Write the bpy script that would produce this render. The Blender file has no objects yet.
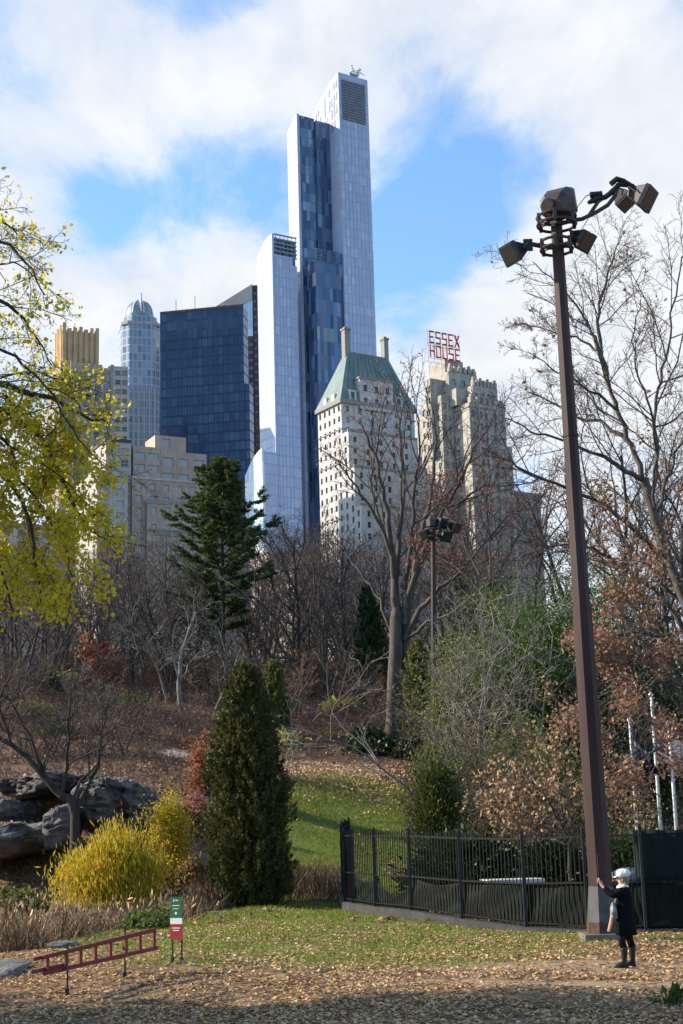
SKY_STR = 0.15
SUN_STR = 5.0
SKY_MUL = (.86, 1.05, 1.15)
CLOUD_A = (.43, .46, .51); CLOUD_B = (.53, .545, .56)
SKY_BLOBS = [(450, 200, 3.6, -.22), (400, 270, 2.6, -.14), (520, 170, 2.2, -.1), (245, 195, 2.8, -.3), (110, 215, 2.0, -.12), (430, 330, 2, -.05), (25, 95, 2.2, -.1), (60, 50, 4, .1), (20, 190, 3, .1), (170, 90, 3.5, .06), (110, 230, 2.6, -.16), (190, 20, 2.5, -.08), (420, 60, 2.5, -.03),
  (140, 110, 3.4, .1), (560, 60, 5, .05), (640, 170, 5, .07), (470, 120, 3, -.08), (130, 25, 2.5, -.08), (620, 330, 6, .2), (480, 340, 3, .14), (120, 300, 3, .16), (250, 265, 2, .1), (20, 170, 2, .05), (330, 30, 3, .06), (60, 10, 2.5, .08)]
EXPOSURE = 0.85
import bpy, bmesh, math, random
import numpy as np
from mathutils import Vector, Matrix, Euler

random.seed(7)
RNG = np.random.default_rng(11)
R_ = math.radians
scene = bpy.context.scene
COL = scene.collection

# ------------------------------------------------------------------ camera
W_, H_ = 683, 1024
F = 1500.0
PITCH, ROLL = 12.15, -1.6
CAM = Vector((0, 0, 2.48))
ROT = (Matrix.Rotation(R_(90 + PITCH), 3, 'X') @ Matrix.Rotation(R_(ROLL), 3, 'Z'))

def ray(px, py):
    return ROT @ Vector(((px - 341.5) / F, (512 - py) / F, -1.0))

def P(px, py, D):
    v = ray(px, py)
    return CAM + v * (D / v.y)

def proj(p):
    q = ROT.transposed() @ (Vector(p) - CAM)
    return 341.5 + F * q.x / -q.z, 512 - F * q.y / -q.z

cd = bpy.data.cameras.new('camera')
cd.sensor_fit = 'VERTICAL'
cd.sensor_height = 36.0
cd.lens = F / H_ * 36.0
cd.clip_start = 0.1
cd.clip_end = 9000
cam = bpy.data.objects.new('camera', cd)
cam.matrix_world = Matrix.Translation(CAM) @ ROT.to_4x4()
COL.objects.link(cam)
scene.camera = cam
scene.render.resolution_x, scene.render.resolution_y = W_, H_
scene.view_settings.view_transform = 'Standard'
scene.view_settings.look = 'None'
scene.view_settings.gamma = 1.0
scene.view_settings.exposure = EXPOSURE if 'EXPOSURE' in globals() else 0.0

# ------------------------------------------------------------------ object helpers
def tag(o, label=None, cat=None, group=None, kind=None):
    if label: o['label'] = label
    if cat: o['category'] = cat
    if group: o['group'] = group
    if kind: o['kind'] = kind
    return o

def empty(name, loc, rz=0.0):
    o = bpy.data.objects.new(name, None)
    o.empty_display_size = 0.3
    o.location = loc
    o.rotation_euler = (0, 0, rz)
    COL.objects.link(o)
    return o

def link(name, me, mat=None, parent=None, loc=None):
    o = bpy.data.objects.new(name, me)
    if mat is not None and len(me.materials) == 0:
        me.materials.append(mat)
    if parent is not None: o.parent = parent
    if loc is not None: o.location = loc
    COL.objects.link(o)
    return o

def copy_tree(o, parent=None):
    c = o.copy()
    COL.objects.link(c)
    if parent is not None: c.parent = parent
    for ch in list(o.children):
        copy_tree(ch, c)
    return c

class MB:
    """collects plain shapes into one mesh"""
    def __init__(s):
        s.v = []; s.f = []; s.m = []
    def add(s, vs, fs, mi=0):
        b = len(s.v)
        s.v.extend([tuple(x) for x in vs])
        for f in fs:
            s.f.append(tuple(i + b for i in f)); s.m.append(mi)
        return s
    def box(s, x0, x1, y0, y1, z0, z1, mi=0, M=None):
        vs = [(x0,y0,z0),(x1,y0,z0),(x1,y1,z0),(x0,y1,z0),(x0,y0,z1),(x1,y0,z1),(x1,y1,z1),(x0,y1,z1)]
        if M is not None: vs = [M @ Vector(q) for q in vs]
        return s.add(vs, [(3,2,1,0),(4,5,6,7),(0,1,5,4),(1,2,6,5),(2,3,7,6),(3,0,4,7)], mi)
    def loft(s, rings, mi=0, caps=True, closed=True):
        n = len(rings[0]); vs = []; fs = []
        for r in rings: vs.extend(r)
        for k in range(len(rings) - 1):
            for i in range(n if closed else n - 1):
                j = (i + 1) % n
                fs.append((k*n+i, k*n+j, (k+1)*n+j, (k+1)*n+i))
        if caps and closed:
            fs.append(tuple(range(n))[::-1])
            fs.append(tuple((len(rings)-1)*n + i for i in range(n)))
        return s.add(vs, fs, mi)
    def tube(s, pts, rad, n=8, mi=0, caps=True):
        pts = [Vector(p) for p in pts]
        if not hasattr(rad, '__len__'): rad = [rad] * len(pts)
        rings = []
        d0 = (pts[1] - pts[0]).normalized()
        a = d0.orthogonal().normalized()
        for i, p in enumerate(pts):
            d = (pts[min(i+1, len(pts)-1)] - pts[max(i-1, 0)]).normalized()
            a = (a - d * a.dot(d)).normalized()
            b = d.cross(a)
            rings.append([p + (a * math.cos(2*math.pi*k/n) + b * math.sin(2*math.pi*k/n)) * rad[i] for k in range(n)])
        return s.loft(rings, mi, caps)
    def ring(s, c, R, r, n=28, k=6, mi=0, M=None):
        vs = []; fs = []
        for i in range(n):
            a = 2*math.pi*i/n
            for j in range(k):
                b = 2*math.pi*j/k
                q = Vector(((R + r*math.cos(b))*math.cos(a), (R + r*math.cos(b))*math.sin(a), r*math.sin(b)))
                if M is not None: q = M @ q
                vs.append(Vector(c) + q)
        for i in range(n):
            for j in range(k):
                i2 = (i+1) % n; j2 = (j+1) % k
                fs.append((i*k+j, i2*k+j, i2*k+j2, i*k+j2))
        return s.add(vs, fs, mi)
    def mesh(s, name, smooth=False):
        me = bpy.data.meshes.new(name)
        me.from_pydata(s.v, [], s.f)
        me.validate(); me.update()
        if smooth:
            me.polygons.foreach_set('use_smooth', [True] * len(me.polygons))
        return me
    def build(s, name, mats, parent=None, smooth=False, bevel=0, loc=None):
        me = bpy.data.meshes.new(name)
        me.from_pydata(s.v, [], s.f)
        if not isinstance(mats, (list, tuple)): mats = [mats]
        for m in mats: me.materials.append(m)
        me.polygons.foreach_set('material_index', s.m)
        if smooth: me.polygons.foreach_set('use_smooth', [True] * len(me.polygons))
        me.update()
        bm = bmesh.new(); bm.from_mesh(me)
        bmesh.ops.recalc_face_normals(bm, faces=bm.faces)
        bm.to_mesh(me); bm.free()
        o = link(name, me, None, parent, loc)
        if bevel:
            md = o.modifiers.new('bevel', 'BEVEL'); md.width = bevel; md.segments = 2; md.limit_method = 'ANGLE'
        return o

def np_mesh(name, V, Fq, smooth=False):
    """fast mesh from arrays; Fq (m,k) all faces the same size"""
    me = bpy.data.meshes.new(name)
    V = np.asarray(V, np.float32); Fq = np.asarray(Fq, np.int32)
    m, k = Fq.shape
    me.vertices.add(len(V)); me.vertices.foreach_set('co', V.ravel())
    me.loops.add(m * k); me.loops.foreach_set('vertex_index', Fq.ravel())
    me.polygons.add(m)
    me.polygons.foreach_set('loop_start', np.arange(0, m * k, k, dtype=np.int32))
    me.polygons.foreach_set('loop_total', np.full(m, k, np.int32))
    if smooth: me.polygons.foreach_set('use_smooth', np.ones(m, bool))
    me.update(calc_edges=True)
    return me

def unit(a):
    return a / np.maximum(np.linalg.norm(a, axis=-1, keepdims=True), 1e-9)

def seg_mesh(name, segs, sides):
    """tapered tubes, one per segment row: x0 y0 z0 x1 y1 z1 r0 r1"""
    S = np.asarray(segs, float)
    p0, p1 = S[:, 0:3], S[:, 3:6]
    r0, r1 = S[:, 6:7], S[:, 7:8]
    d = unit(p1 - p0)
    p1 = p1 + d * r1 * 0.5
    ref = np.tile(np.array([[0.31, 0.2, 0.05]]), (len(S), 1))
    par = np.abs((d * unit(ref)).sum(1)) > 0.95
    ref[par] = [0, 0, 1.0]
    a = unit(np.cross(d, ref)); b = np.cross(d, a)
    V = np.zeros((len(S), 2 * sides, 3))
    for k in range(sides):
        t = 2 * math.pi * k / sides
        o = a * math.cos(t) + b * math.sin(t)
        V[:, k] = p0 + o * r0
        V[:, sides + k] = p1 + o * r1
    base = (np.arange(len(S)) * 2 * sides)[:, None]
    Fs = []
    for k in range(sides):
        k2 = (k + 1) % sides
        Fs.append(np.concatenate([base + k, base + k2, base + sides + k2, base + sides + k], 1))
    Fq = np.stack(Fs, 1).reshape(-1, 4)
    return np_mesh(name, V.reshape(-1, 3), Fq, smooth=True)

def leaf_mesh(name, pts, size, rng, elong=1.5, flat=None, dirs=None, fold=0.25, svar=0.35):
    """small folded leaves (two quads each) at pts; flat = blend towards lying on the ground; dirs = leaf axis"""
    pts = np.asarray(pts, float); n = len(pts)
    nor = unit(rng.normal(size=(n, 3)))
    if flat is not None:
        nor = unit(nor * (1 - flat) + np.array([0, 0, 1.0]) * flat)
    ax = unit(rng.normal(size=(n, 3))) if dirs is None else unit(np.asarray(dirs, float) + rng.normal(size=(n, 3)) * 0.35)
    if dirs is None:
        ax = unit(ax - nor * (ax * nor).sum(1, keepdims=True))
    else:
        nor = unit(nor - ax * (nor * ax).sum(1, keepdims=True))
    si = np.cross(nor, ax)
    sz = (size * (1 + svar * rng.uniform(-1, 1, size=(n, 1))))
    L = sz * elong * 0.5; Wd = sz * 0.5
    up = nor * Wd * (fold * rng.uniform(-1, 1.6, size=(n, 1)))
    V = np.zeros((n, 6, 3))
    V[:, 0] = pts - ax * L
    V[:, 1] = pts - ax * L * 0.15 + si * Wd + up
    V[:, 2] = pts + ax * L * 0.45 + si * Wd * 0.6 + up
    V[:, 3] = pts + ax * L
    V[:, 4] = pts + ax * L * 0.45 - si * Wd * 0.6 + up
    V[:, 5] = pts - ax * L * 0.15 - si * Wd + up
    b = (np.arange(n) * 6)[:, None]
    Fq = np.concatenate([b + np.array([[0, 1, 2, 3]]), b + np.array([[0, 3, 4, 5]])], 0)
    return np_mesh(name, V.reshape(-1, 3), Fq)

def blade_mesh(name, pts, h, w, rng, lean=0.3, dirs=None):
    """upright tapering blades as bent strips"""
    pts = np.asarray(pts, float); n = len(pts)
    d = np.zeros((n, 3)); d[:, 2] = 1
    if dirs is not None: d = np.asarray(dirs, float)
    d = unit(d + rng.normal(size=(n, 3)) * np.array([lean, lean, 0.05]))
    s = unit(np.cross(d, unit(rng.normal(size=(n, 3)))))
    hh = np.asarray(h) * (1 + 0.4 * rng.uniform(-1, 1, size=n)) if np.ndim(h) == 0 else np.asarray(h)
    hh = hh[:, None]
    bend = unit(rng.normal(size=(n, 3)) * np.array([1, 1, 0.1])) * hh * lean * 0.8
    V = np.zeros((n, 6, 3))
    V[:, 0] = pts - s * w * .5; V[:, 1] = pts + s * w * .5
    m = pts + d * hh * .55 + bend * .25
    V[:, 2] = m + s * w * .4; V[:, 3] = m - s * w * .4
    t = pts + d * hh + bend
    V[:, 4] = t + s * w * .12; V[:, 5] = t - s * w * .12
    b = (np.arange(n) * 6)[:, None]
    Fq = np.concatenate([b + np.array([[0, 1, 2, 3]]), b + np.array([[3, 2, 4, 5]])], 0)
    return np_mesh(name, V.reshape(-1, 3), Fq)

# ------------------------------------------------------------------ materials
def new_mat(name):
    m = bpy.data.materials.new(name); m.use_nodes = True
    nt = m.node_tree
    for n in list(nt.nodes): nt.nodes.remove(n)
    out = nt.nodes.new('ShaderNodeOutputMaterial')
    return m, nt, out

def N(nt, typ, **kw):
    n = nt.nodes.new(typ)
    for k, v in kw.items():
        if k == 'op': n.operation = v
        elif k == 'ins':
            for a, b in v.items():
                if hasattr(b, 'is_output'): nt.links.new(b, n.inputs[a])
                else: n.inputs[a].default_value = b
        else: setattr(n, k, v)
    return n

def ramp(nt, fac, stops):
    r = nt.nodes.new('ShaderNodeValToRGB')
    e = r.color_ramp.elements
    while len(e) > 1: e.remove(e[0])
    e[0].position = stops[0][0]; e[0].color = (*stops[0][1], 1)
    for p, c in stops[1:]:
        x = e.new(p); x.color = (*c, 1)
    nt.links.new(fac, r.inputs[0])
    return r.outputs[0]

def mixc(nt, fac, a, b, mode='MIX'):
    m = nt.nodes.new('ShaderNodeMix'); m.data_type = 'RGBA'; m.blend_type = mode
    for idx, v in ((0, fac), (6, a), (7, b)):
        if hasattr(v, 'is_output'): nt.links.new(v, m.inputs[idx])
        elif idx == 0: m.inputs[0].default_value = v
        else: m.inputs[idx].default_value = (*v[:3], 1)
    return m.outputs[2]

def math_(nt, op, a, b=None, c=None):
    m = nt.nodes.new('ShaderNodeMath'); m.operation = op
    for i, v in enumerate((a, b, c)):
        if v is None: continue
        if hasattr(v, 'is_output'): nt.links.new(v, m.inputs[i])
        else: m.inputs[i].default_value = v
    return m.outputs[0]

def noise_(nt, vec, scale, detail=4, rough=.55, dist=0):
    n = N(nt, 'ShaderNodeTexNoise', ins={'Scale': scale, 'Detail': detail, 'Roughness': rough, 'Distortion': dist})
    if vec is not None: nt.links.new(vec, n.inputs['Vector'])
    return n.outputs[0]

def coords(nt, which='Object'):
    return nt.nodes.new('ShaderNodeTexCoord').outputs[which]

def surface_mat(name, stops, scale=3, detail=5, rough=.8, bump=.3, bscale=None, metallic=0, stretch=None, coord='Object', spec=.3, bdist=.02):
    m, nt, out = new_mat(name)
    vec = coords(nt, coord)
    if stretch:
        mp = N(nt, 'ShaderNodeMapping'); mp.inputs['Scale'].default_value = stretch
        nt.links.new(vec, mp.inputs[0]); vec = mp.outputs[0]
    f = noise_(nt, vec, scale, detail)
    c = ramp(nt, f, stops)
    b = N(nt, 'ShaderNodeBsdfPrincipled', ins={'Base Color': c, 'Roughness': rough, 'Metallic': metallic, 'Specular IOR Level': spec})
    if bump:
        f2 = noise_(nt, vec, bscale or scale * 4, 6, .6)
        bp = N(nt, 'ShaderNodeBump', ins={'Strength': bump, 'Distance': bdist, 'Height': f2})
        nt.links.new(bp.outputs[0], b.inputs['Normal'])
    nt.links.new(b.outputs[0], out.inputs[0])
    return m

def leaf_mat(name, cols, transl=.4, rough=.6):
    m, nt, out = new_mat(name)
    g = nt.nodes.new('ShaderNodeNewGeometry')
    rnd = g.outputs['Random Per Island']
    n = len(cols)
    c = ramp(nt, rnd, [(i / max(n - 1, 1), q) for i, q in enumerate(cols)])
    d = N(nt, 'ShaderNodeBsdfPrincipled', ins={'Base Color': c, 'Roughness': rough, 'Specular IOR Level': .25})
    t = N(nt, 'ShaderNodeBsdfTranslucent', ins={'Color': c})
    mx = N(nt, 'ShaderNodeMixShader', ins={0: transl, 1: d.outputs[0], 2: t.outputs[0]})
    nt.links.new(mx.outputs[0], out.inputs[0])
    return m

def plain(name, col, rough=.5, metallic=0, spec=.4, var=.12, scale=6, bump=.05):
    a = tuple(max(0, x * (1 - var)) for x in col); b = tuple(min(1, x * (1 + var)) for x in col)
    return surface_mat(name, [(.3, a), (.7, b)], scale, 4, rough, bump, None, metallic, None, 'Object', spec)

M = {}
M['bark_grey'] = surface_mat('bark_grey', [(.3, (.045, .037, .031)), (.55, (.08, .067, .058)), (.75, (.125, .11, .095))], 5, 6, .9, .6, 22, 0, (1, 1, .25))
M['bark_pale'] = surface_mat('bark_pale', [(.3, (.1, .088, .073)), (.55, (.17, .152, .13)), (.75, (.24, .22, .19))], 4, 6, .9, .5, 20, 0, (1, 1, .3))
M['bark_dark'] = surface_mat('bark_dark', [(.3, (.025, .02, .017)), (.6, (.055, .045, .038)), (.8, (.09, .075, .062))], 5, 6, .9, .6, 22, 0, (1, 1, .25))
M['twig_wood'] = surface_mat('twig_wood', [(.35, (.05, .04, .036)), (.65, (.105, .087, .08))], 2, 3, .9, 0)
M['twig_mauve'] = surface_mat('twig_mauve', [(.35, (.06, .044, .043)), (.65, (.125, .1, .097))], 2, 3, .9, 0)
M['twig_pale'] = surface_mat('twig_pale', [(.35, (.14, .12, .1)), (.65, (.26, .235, .2))], 2, 3, .9, 0)
M['twig_tan'] = surface_mat('twig_tan', [(.35, (.09, .066, .043)), (.65, (.17, .13, .085))], 2, 3, .9, 0)
M['leaf_yellow'] = leaf_mat('leaf_yellow', [(.40, .36, .02), (.56, .47, .025), (.66, .53, .035), (.42, .41, .03), (.6, .42, .03)], .55)
M['leaf_willow'] = leaf_mat('leaf_willow', [(.46, .34, .02), (.6, .42, .03), (.38, .33, .03), (.56, .36, .025), (.28, .28, .04)], .4)
M['leaf_brown'] = leaf_mat('leaf_brown', [(.22, .125, .08), (.32, .19, .125), (.4, .25, .175), (.27, .14, .085), (.19, .1, .06)], .35)
M['leaf_tan'] = leaf_mat('leaf_tan', [(.34, .21, .12), (.42, .28, .165), (.5, .35, .22), (.3, .17, .09), (.24, .13, .07)], .3)
M['leaf_red'] = leaf_mat('leaf_red', [(.28, .11, .085), (.34, .15, .115), (.24, .085, .065), (.4, .2, .155)], .4)
M['leaf_orange'] = leaf_mat('leaf_orange', [(.28, .09, .045), (.34, .13, .065), (.22, .06, .035), (.36, .18, .085)], .4)
M['cedar'] = leaf_mat('cedar', [(.04, .045, .012), (.065, .07, .018), (.095, .095, .024), (.125, .11, .03), (.05, .055, .018)], .25)
M['pine'] = leaf_mat('pine', [(.018, .04, .014), (.03, .06, .02), (.045, .08, .026), (.025, .05, .02)], .2)
M['yew'] = leaf_mat('yew', [(.04, .055, .012), (.07, .085, .018), (.10, .105, .025), (.055, .07, .018)], .25)
M['green_bright'] = leaf_mat('green_bright', [(.05, .095, .016), (.075, .12, .02), (.11, .15, .028), (.06, .09, .02), (.14, .15, .035)], .4)
M['green_mid'] = leaf_mat('green_mid', [(.04, .075, .016), (.06, .105, .022), (.09, .135, .03), (.05, .085, .022)], .3)
M['green_olive'] = leaf_mat('green_olive', [(.10, .12, .03), (.15, .16, .04), (.2, .19, .055), (.085, .095, .03)], .35)
M['green_dark'] = leaf_mat('green_dark', [(.014, .028, .01), (.024, .042, .014), (.036, .058, .018), (.02, .034, .013)], .2, .45)
M['fern'] = leaf_mat('fern', [(.34, .34, .06), (.45, .42, .09), (.26, .28, .05), (.5, .44, .12)], .4)
M['grass'] = leaf_mat('grass', [(.12, .18, .022), (.17, .23, .028), (.24, .28, .04), (.14, .18, .028), (.34, .3, .08)], .4)
M['litter_hill'] = leaf_mat('litter_hill', [(.22, .12, .07), (.3, .17, .1), (.36, .22, .13), (.17, .09, .055), (.3, .13, .07)], .15)
M['twig_rust'] = surface_mat('twig_rust', [(.35, (.09, .056, .04)), (.65, (.17, .11, .08))], 2, 3, .9, 0)
M['litter'] = leaf_mat('litter', [(.42, .25, .13), (.55, .36, .195), (.64, .45, .26), (.3, .165, .09), (.46, .25, .13), (.66, .49, .22), (.2, .11, .065)], .15)
M['litter_dark'] = leaf_mat('litter_dark', [(.14, .08, .05), (.19, .115, .07), (.25, .15, .09), (.11, .07, .045), (.2, .09, .05)], .15)
M['reed'] = leaf_mat('reed', [(.10, .062, .042), (.15, .095, .06), (.07, .045, .034), (.21, .145, .095), (.12, .1, .035)], .3)
M['rock'] = surface_mat('rock', [(.25, (.04, .038, .038)), (.45, (.095, .091, .09)), (.62, (.16, .153, .147)), (.8, (.25, .235, .22))], 1.6, 9, .85, 1.0, 6, 0, (.6, .6, 2.6), 'Object', .25, .15)
M['stone_pale'] = surface_mat('stone_pale', [(.25, (.13, .125, .115)), (.5, (.24, .23, .215)), (.75, (.36, .35, .33))], 3, 6, .85, .4, 12)
M['concrete'] = surface_mat('concrete', [(.3, (.11, .09, .07)), (.7, (.2, .17, .135))], 3, 6, .9, .3, 20)
M['kerb'] = surface_mat('kerb', [(.3, (.025, .025, .025)), (.7, (.055, .054, .052))], 4, 6, .85, .3, 20)
M['iron'] = plain('iron', (.006, .006, .0065), .6, 0, .15, .2)
M['iron_grey'] = plain('iron_grey', (.032, .031, .032), .6, 0, .2, .2)
M['pole_brown'] = surface_mat('pole_brown', [(.25, (.026, .014, .014)), (.55, (.05, .028, .027)), (.8, (.08, .05, .047))], 2.2, 6, .6, .1, 30, .0, (1, 1, .12), 'Object', .18)
M['pole_grey'] = surface_mat('pole_grey', [(.25, (.03, .026, .027)), (.5, (.055, .053, .056)), (.8, (.085, .085, .09))], 4, 5, .6, .1, 30, .0, None, 'Object', .4)
M['rust'] = surface_mat('rust', [(.3, (.05, .026, .02)), (.7, (.1, .05, .036))], 8, 6, .85, .4, 30)
M['lamp_dark'] = plain('lamp_dark', (.013, .013, .014), .45, .3, .5, .15)
M['lamp_brown'] = plain('lamp_brown', (.05, .034, .03), .5, .2, .5, .15)
M['lamp_glass'] = plain('lamp_glass', (.02, .022, .025), .12, 0, .6, .1, 6, 0)
M['wire'] = plain('wire', (.02, .02, .02), .5)
M['red_paint'] = plain('red_paint', (.15, .012, .013), .5, 0, .4, .2)
M['black_iron'] = plain('black_iron', (.015, .014, .014), .55, .2)
M['sign_green'] = plain('sign_green', (.018, .11, .042), .45)
M['sign_red'] = plain('sign_red', (.3, .02, .025), .45)
M['white_paint'] = plain('white_paint', (.72, .72, .70), .5, 0, .4, .05)
M['flag_pole'] = plain('flag_pole', (.7, .7, .68), .4, 0, .4, .06)
M['screen_green'] = surface_mat('screen_green', [(.3, (.004, .007, .006)), (.7, (.011, .017, .014))], 4, 5, .8, .3, 14, 0, None, 'Object', .2, .05)
M['awning_green'] = plain('awning_green', (.007, .018, .015), .7, 0, .2, .2)
M['stone_white'] = surface_mat('stone_white', [(.3, (.4, .39, .37)), (.7, (.58, .57, .54))], 3, 6, .85, .3, 12)
M['stone_dim'] = surface_mat('stone_dim', [(.25, (.06, .058, .055)), (.5, (.13, .125, .118)), (.75, (.23, .22, .205))], 5, 8, .9, .8, 14, 0, None, 'Object', .2, .04)
M['tarp'] = plain('tarp', (.06, .075, .1), .5, 0, .4, .15)
# ------------------------------------------------------------------ terrain
CTRL = []
def cpx(px, py, D):
    p = P(px, py, D); CTRL.append((p.x, p.y, p.z))
for a in [(66,995,24.5),(124,980,25.3),(175,965,26.5),(40,1015,23.6),(340,1024,20),(630,970,26),(600,943,32.3),
          (342,908,45),(300,903,46),(250,907,46),(200,917,42.5),(100,935,35),(30,955,29.5),
          (459,926,38),(409,921,40),(374,917,41.8),(522,931,36),(683,931,34.4),(450,960,27.5),(300,950,31),
          (310,890,50),(320,850,58),(330,800,68),(340,775,74),(410,780,75),(400,825,66),(300,770,76),(300,745,82),
          (394,738,84),(300,715,90),(300,690,100),(150,750,76),(60,745,76),(60,700,90),(150,695,94),(200,690,100),(20,682,102),
          (110,775,67),(20,790,66),(100,850,58),(195,800,63),(185,850,56)]:
    cpx(*a)
for w in [(-6,14,0),(0,12,.1),(7,14,0),(0,2,.8),(-12,2,.6),(12,2,.6),(9,20,0),(-14,20,-.3),(16,26,.1),(16,34,.1),
          (-10,36,-.6),(-12,41,-.8),(-8,43,-.5),(-8,51,.1),(-13,50,.3),(-20,40,-.5),(-22,60,2.5),(-30,85,9),(-45,60,3),(-45,100,11),
          (-40,25,0),(40,25,0),(45,45,.3),(6,43,.2),(14,44,.2),(8,56,.3),(20,60,.3),(16,50,.3),(26,52,.3),(12,76,4.5),(20,78,1.5),(28,72,.8),(9,90,8.2),(24,100,9),(45,95,7),
          (14,122,12),(45,130,11),(-30,116,13.5),(-12,116,13.5),(0,118,13.2),(-30,150,12),(0,150,11.5),(30,160,10),(-60,140,12),(60,150,10),(-60,180,9),(0,190,8),(60,190,8)]:
    CTRL.append(w)
CT = np.array(CTRL, float)
def _U(r2): return np.where(r2 > 1e-9, 0.5 * r2 * np.log(np.maximum(r2, 1e-9)), 0)
def _tps(C, lam=2.0):
    n = len(C); d2 = ((C[:, None, :2] - C[None, :, :2]) ** 2).sum(-1)
    A = np.zeros((n + 3, n + 3)); A[:n, :n] = _U(d2) + np.eye(n) * lam
    A[:n, n] = 1; A[:n, n+1:] = C[:, :2]; A[n, :n] = 1; A[n+1:, :n] = C[:, :2].T
    b = np.zeros(n + 3); b[:n] = C[:, 2]
    return np.linalg.solve(A, b)
TW = _tps(CT)
def sstep(a, b, x):
    t = np.clip((x - a) / (b - a), 0, 1); return t * t * (3 - 2 * t)
def Hs(x, y):
    """ground height for arrays"""
    x = np.atleast_1d(np.asarray(x, float)); y = np.atleast_1d(np.asarray(y, float))
    out = np.zeros(len(x))
    for s in range(0, len(x), 20000):
        xs, ys = x[s:s+20000], y[s:s+20000]
        xc, yc = np.clip(xs, -62, 62), np.clip(ys, 0, 190)
        d2 = (xc[:, None] - CT[None, :, 0]) ** 2 + (yc[:, None] - CT[None, :, 1]) ** 2
        z = _U(d2) @ TW[:len(CT)] + TW[-3] + TW[-2] * xc + TW[-1] * yc
        z += .05*np.sin(xs*.9+.4*ys)*np.cos(ys*.7) + .025*np.sin(xs*2.3+1)*np.cos(ys*1.9+.6*xs)
        w = np.maximum(sstep(150, 190, ys), sstep(45, 62, np.abs(xs)))
        w = np.maximum(w, sstep(3, -4, ys))
        zf = np.where(ys < 10, .8, 6.0 * sstep(10, 120, ys) + .3)
        out[s:s+20000] = z * (1 - w) + zf * w
    return out
def Hz(x, y): return float(Hs([x], [y])[0])
def G(px, D, dz=0.0):
    """point on the ground in image column px at depth D"""
    v = ray(px, 840); x = v.x / v.y * D
    return Vector((x, D, Hz(x, D) + dz))
def ghit(px, py, d0=16, d1=140):
    Ds = np.arange(d0, d1, .25)
    pts = np.array([P(px, py, d) for d in Ds])
    h = Hs(pts[:, 0], pts[:, 1])
    k = np.nonzero(pts[:, 2] <= h)[0]
    i = k[0] if len(k) else len(Ds) - 1
    return Vector((pts[i, 0], pts[i, 1], h[i]))

def axis(lo, hi, step, far_lo, far_hi):
    a = list(np.arange(lo, hi + step, step)); s = step; x = a[-1]
    while x < far_hi: s *= 1.35; x += s; a.append(x)
    s = step; x = lo; pre = []
    while x > far_lo: s *= 1.35; x -= s; pre.append(x)
    return np.array(pre[::-1] + a)
gx = axis(-30, 34, .5, -3500, 3500); gy = axis(8, 125, .5, -400, 6000)
X, Y = np.meshgrid(gx, gy); nx, ny = len(gx), len(gy)
Z = Hs(X.ravel(), Y.ravel())
idx = np.arange(nx * ny).reshape(ny, nx)
Fq = np.stack([idx[:-1, :-1], idx[:-1, 1:], idx[1:, 1:], idx[1:, :-1]], -1).reshape(-1, 4)
gme = np_mesh('ground', np.stack([X.ravel(), Y.ravel(), Z], 1), Fq, smooth=True)

def blob(x, y, pts, soft=1.0):
    """max of elliptical bumps (cx, cy, rx, ry)"""
    m = np.zeros(len(x))
    for cx, cy, rx, ry in pts:
        d = np.sqrt(((x - cx) / rx) ** 2 + ((y - cy) / ry) ** 2)
        m = np.maximum(m, 1 - sstep(.55, 1.15, d))
    return m
def B_(px, D, rx, ry):
    g = G(px, D); return (g.x, g.y, rx, ry)
GRASS = [B_(330,52,3.2,7.5), B_(330,60,3.5,9), B_(270,38,5,7), B_(380,35,5.2,4.6), B_(200,30.5,2.9,4.0), B_(330,30,5,4.6), B_(230,28.5,2.6,2.6), B_(320,44,3,6), B_(380,66,3.2,10), B_(350,70,3,6), B_(300,62,2.5,10), B_(480,33,4.0,2.3), B_(600,32.3,5,1.4), B_(230,33,3.4,4.5), B_(150,33,2.2,3)]
BARE = [B_(640,26.3,4.6,1.2), B_(570,26.5,3,1.0), B_(600,23.8,4,.7)]
PATHC = [(P(x, y, D).x, D) for x, y, D in [(352,772,76.2),(330,774,76),(290,776,76.6),(230,778,76.4),(190,780,75.6)]]
def path_mask(x, y, w=1.7):
    m = np.zeros(len(x))
    for (x0, y0), (x1, y1) in zip(PATHC[:-1], PATHC[1:]):
        dx, dy = x1 - x0, y1 - y0
        t = np.clip(((x - x0) * dx + (y - y0) * dy) / (dx*dx + dy*dy), 0, 1)
        d = np.hypot(x - x0 - t*dx, y - y0 - t*dy)
        m = np.maximum(m, 1 - sstep(w * .75, w * 1.15, d))
    return m
xf, yf = X.ravel(), Y.ravel()
gr = blob(xf, yf, GRASS); pa = path_mask(xf, yf); ba = blob(xf, yf, BARE)
hill = sstep(46, 60, yf) * (1 - np.clip(blob(xf, yf, [B_(340,60,5.5,16)]), 0, 1))
hill = np.maximum(hill, sstep(84, 90, yf))
for nm, arr in (('grass', gr), ('path', pa), ('bare', ba), ('hill', hill)):
    at = gme.attributes.new(nm, 'FLOAT', 'POINT'); at.data.foreach_set('value', arr.astype(np.float32))

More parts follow.
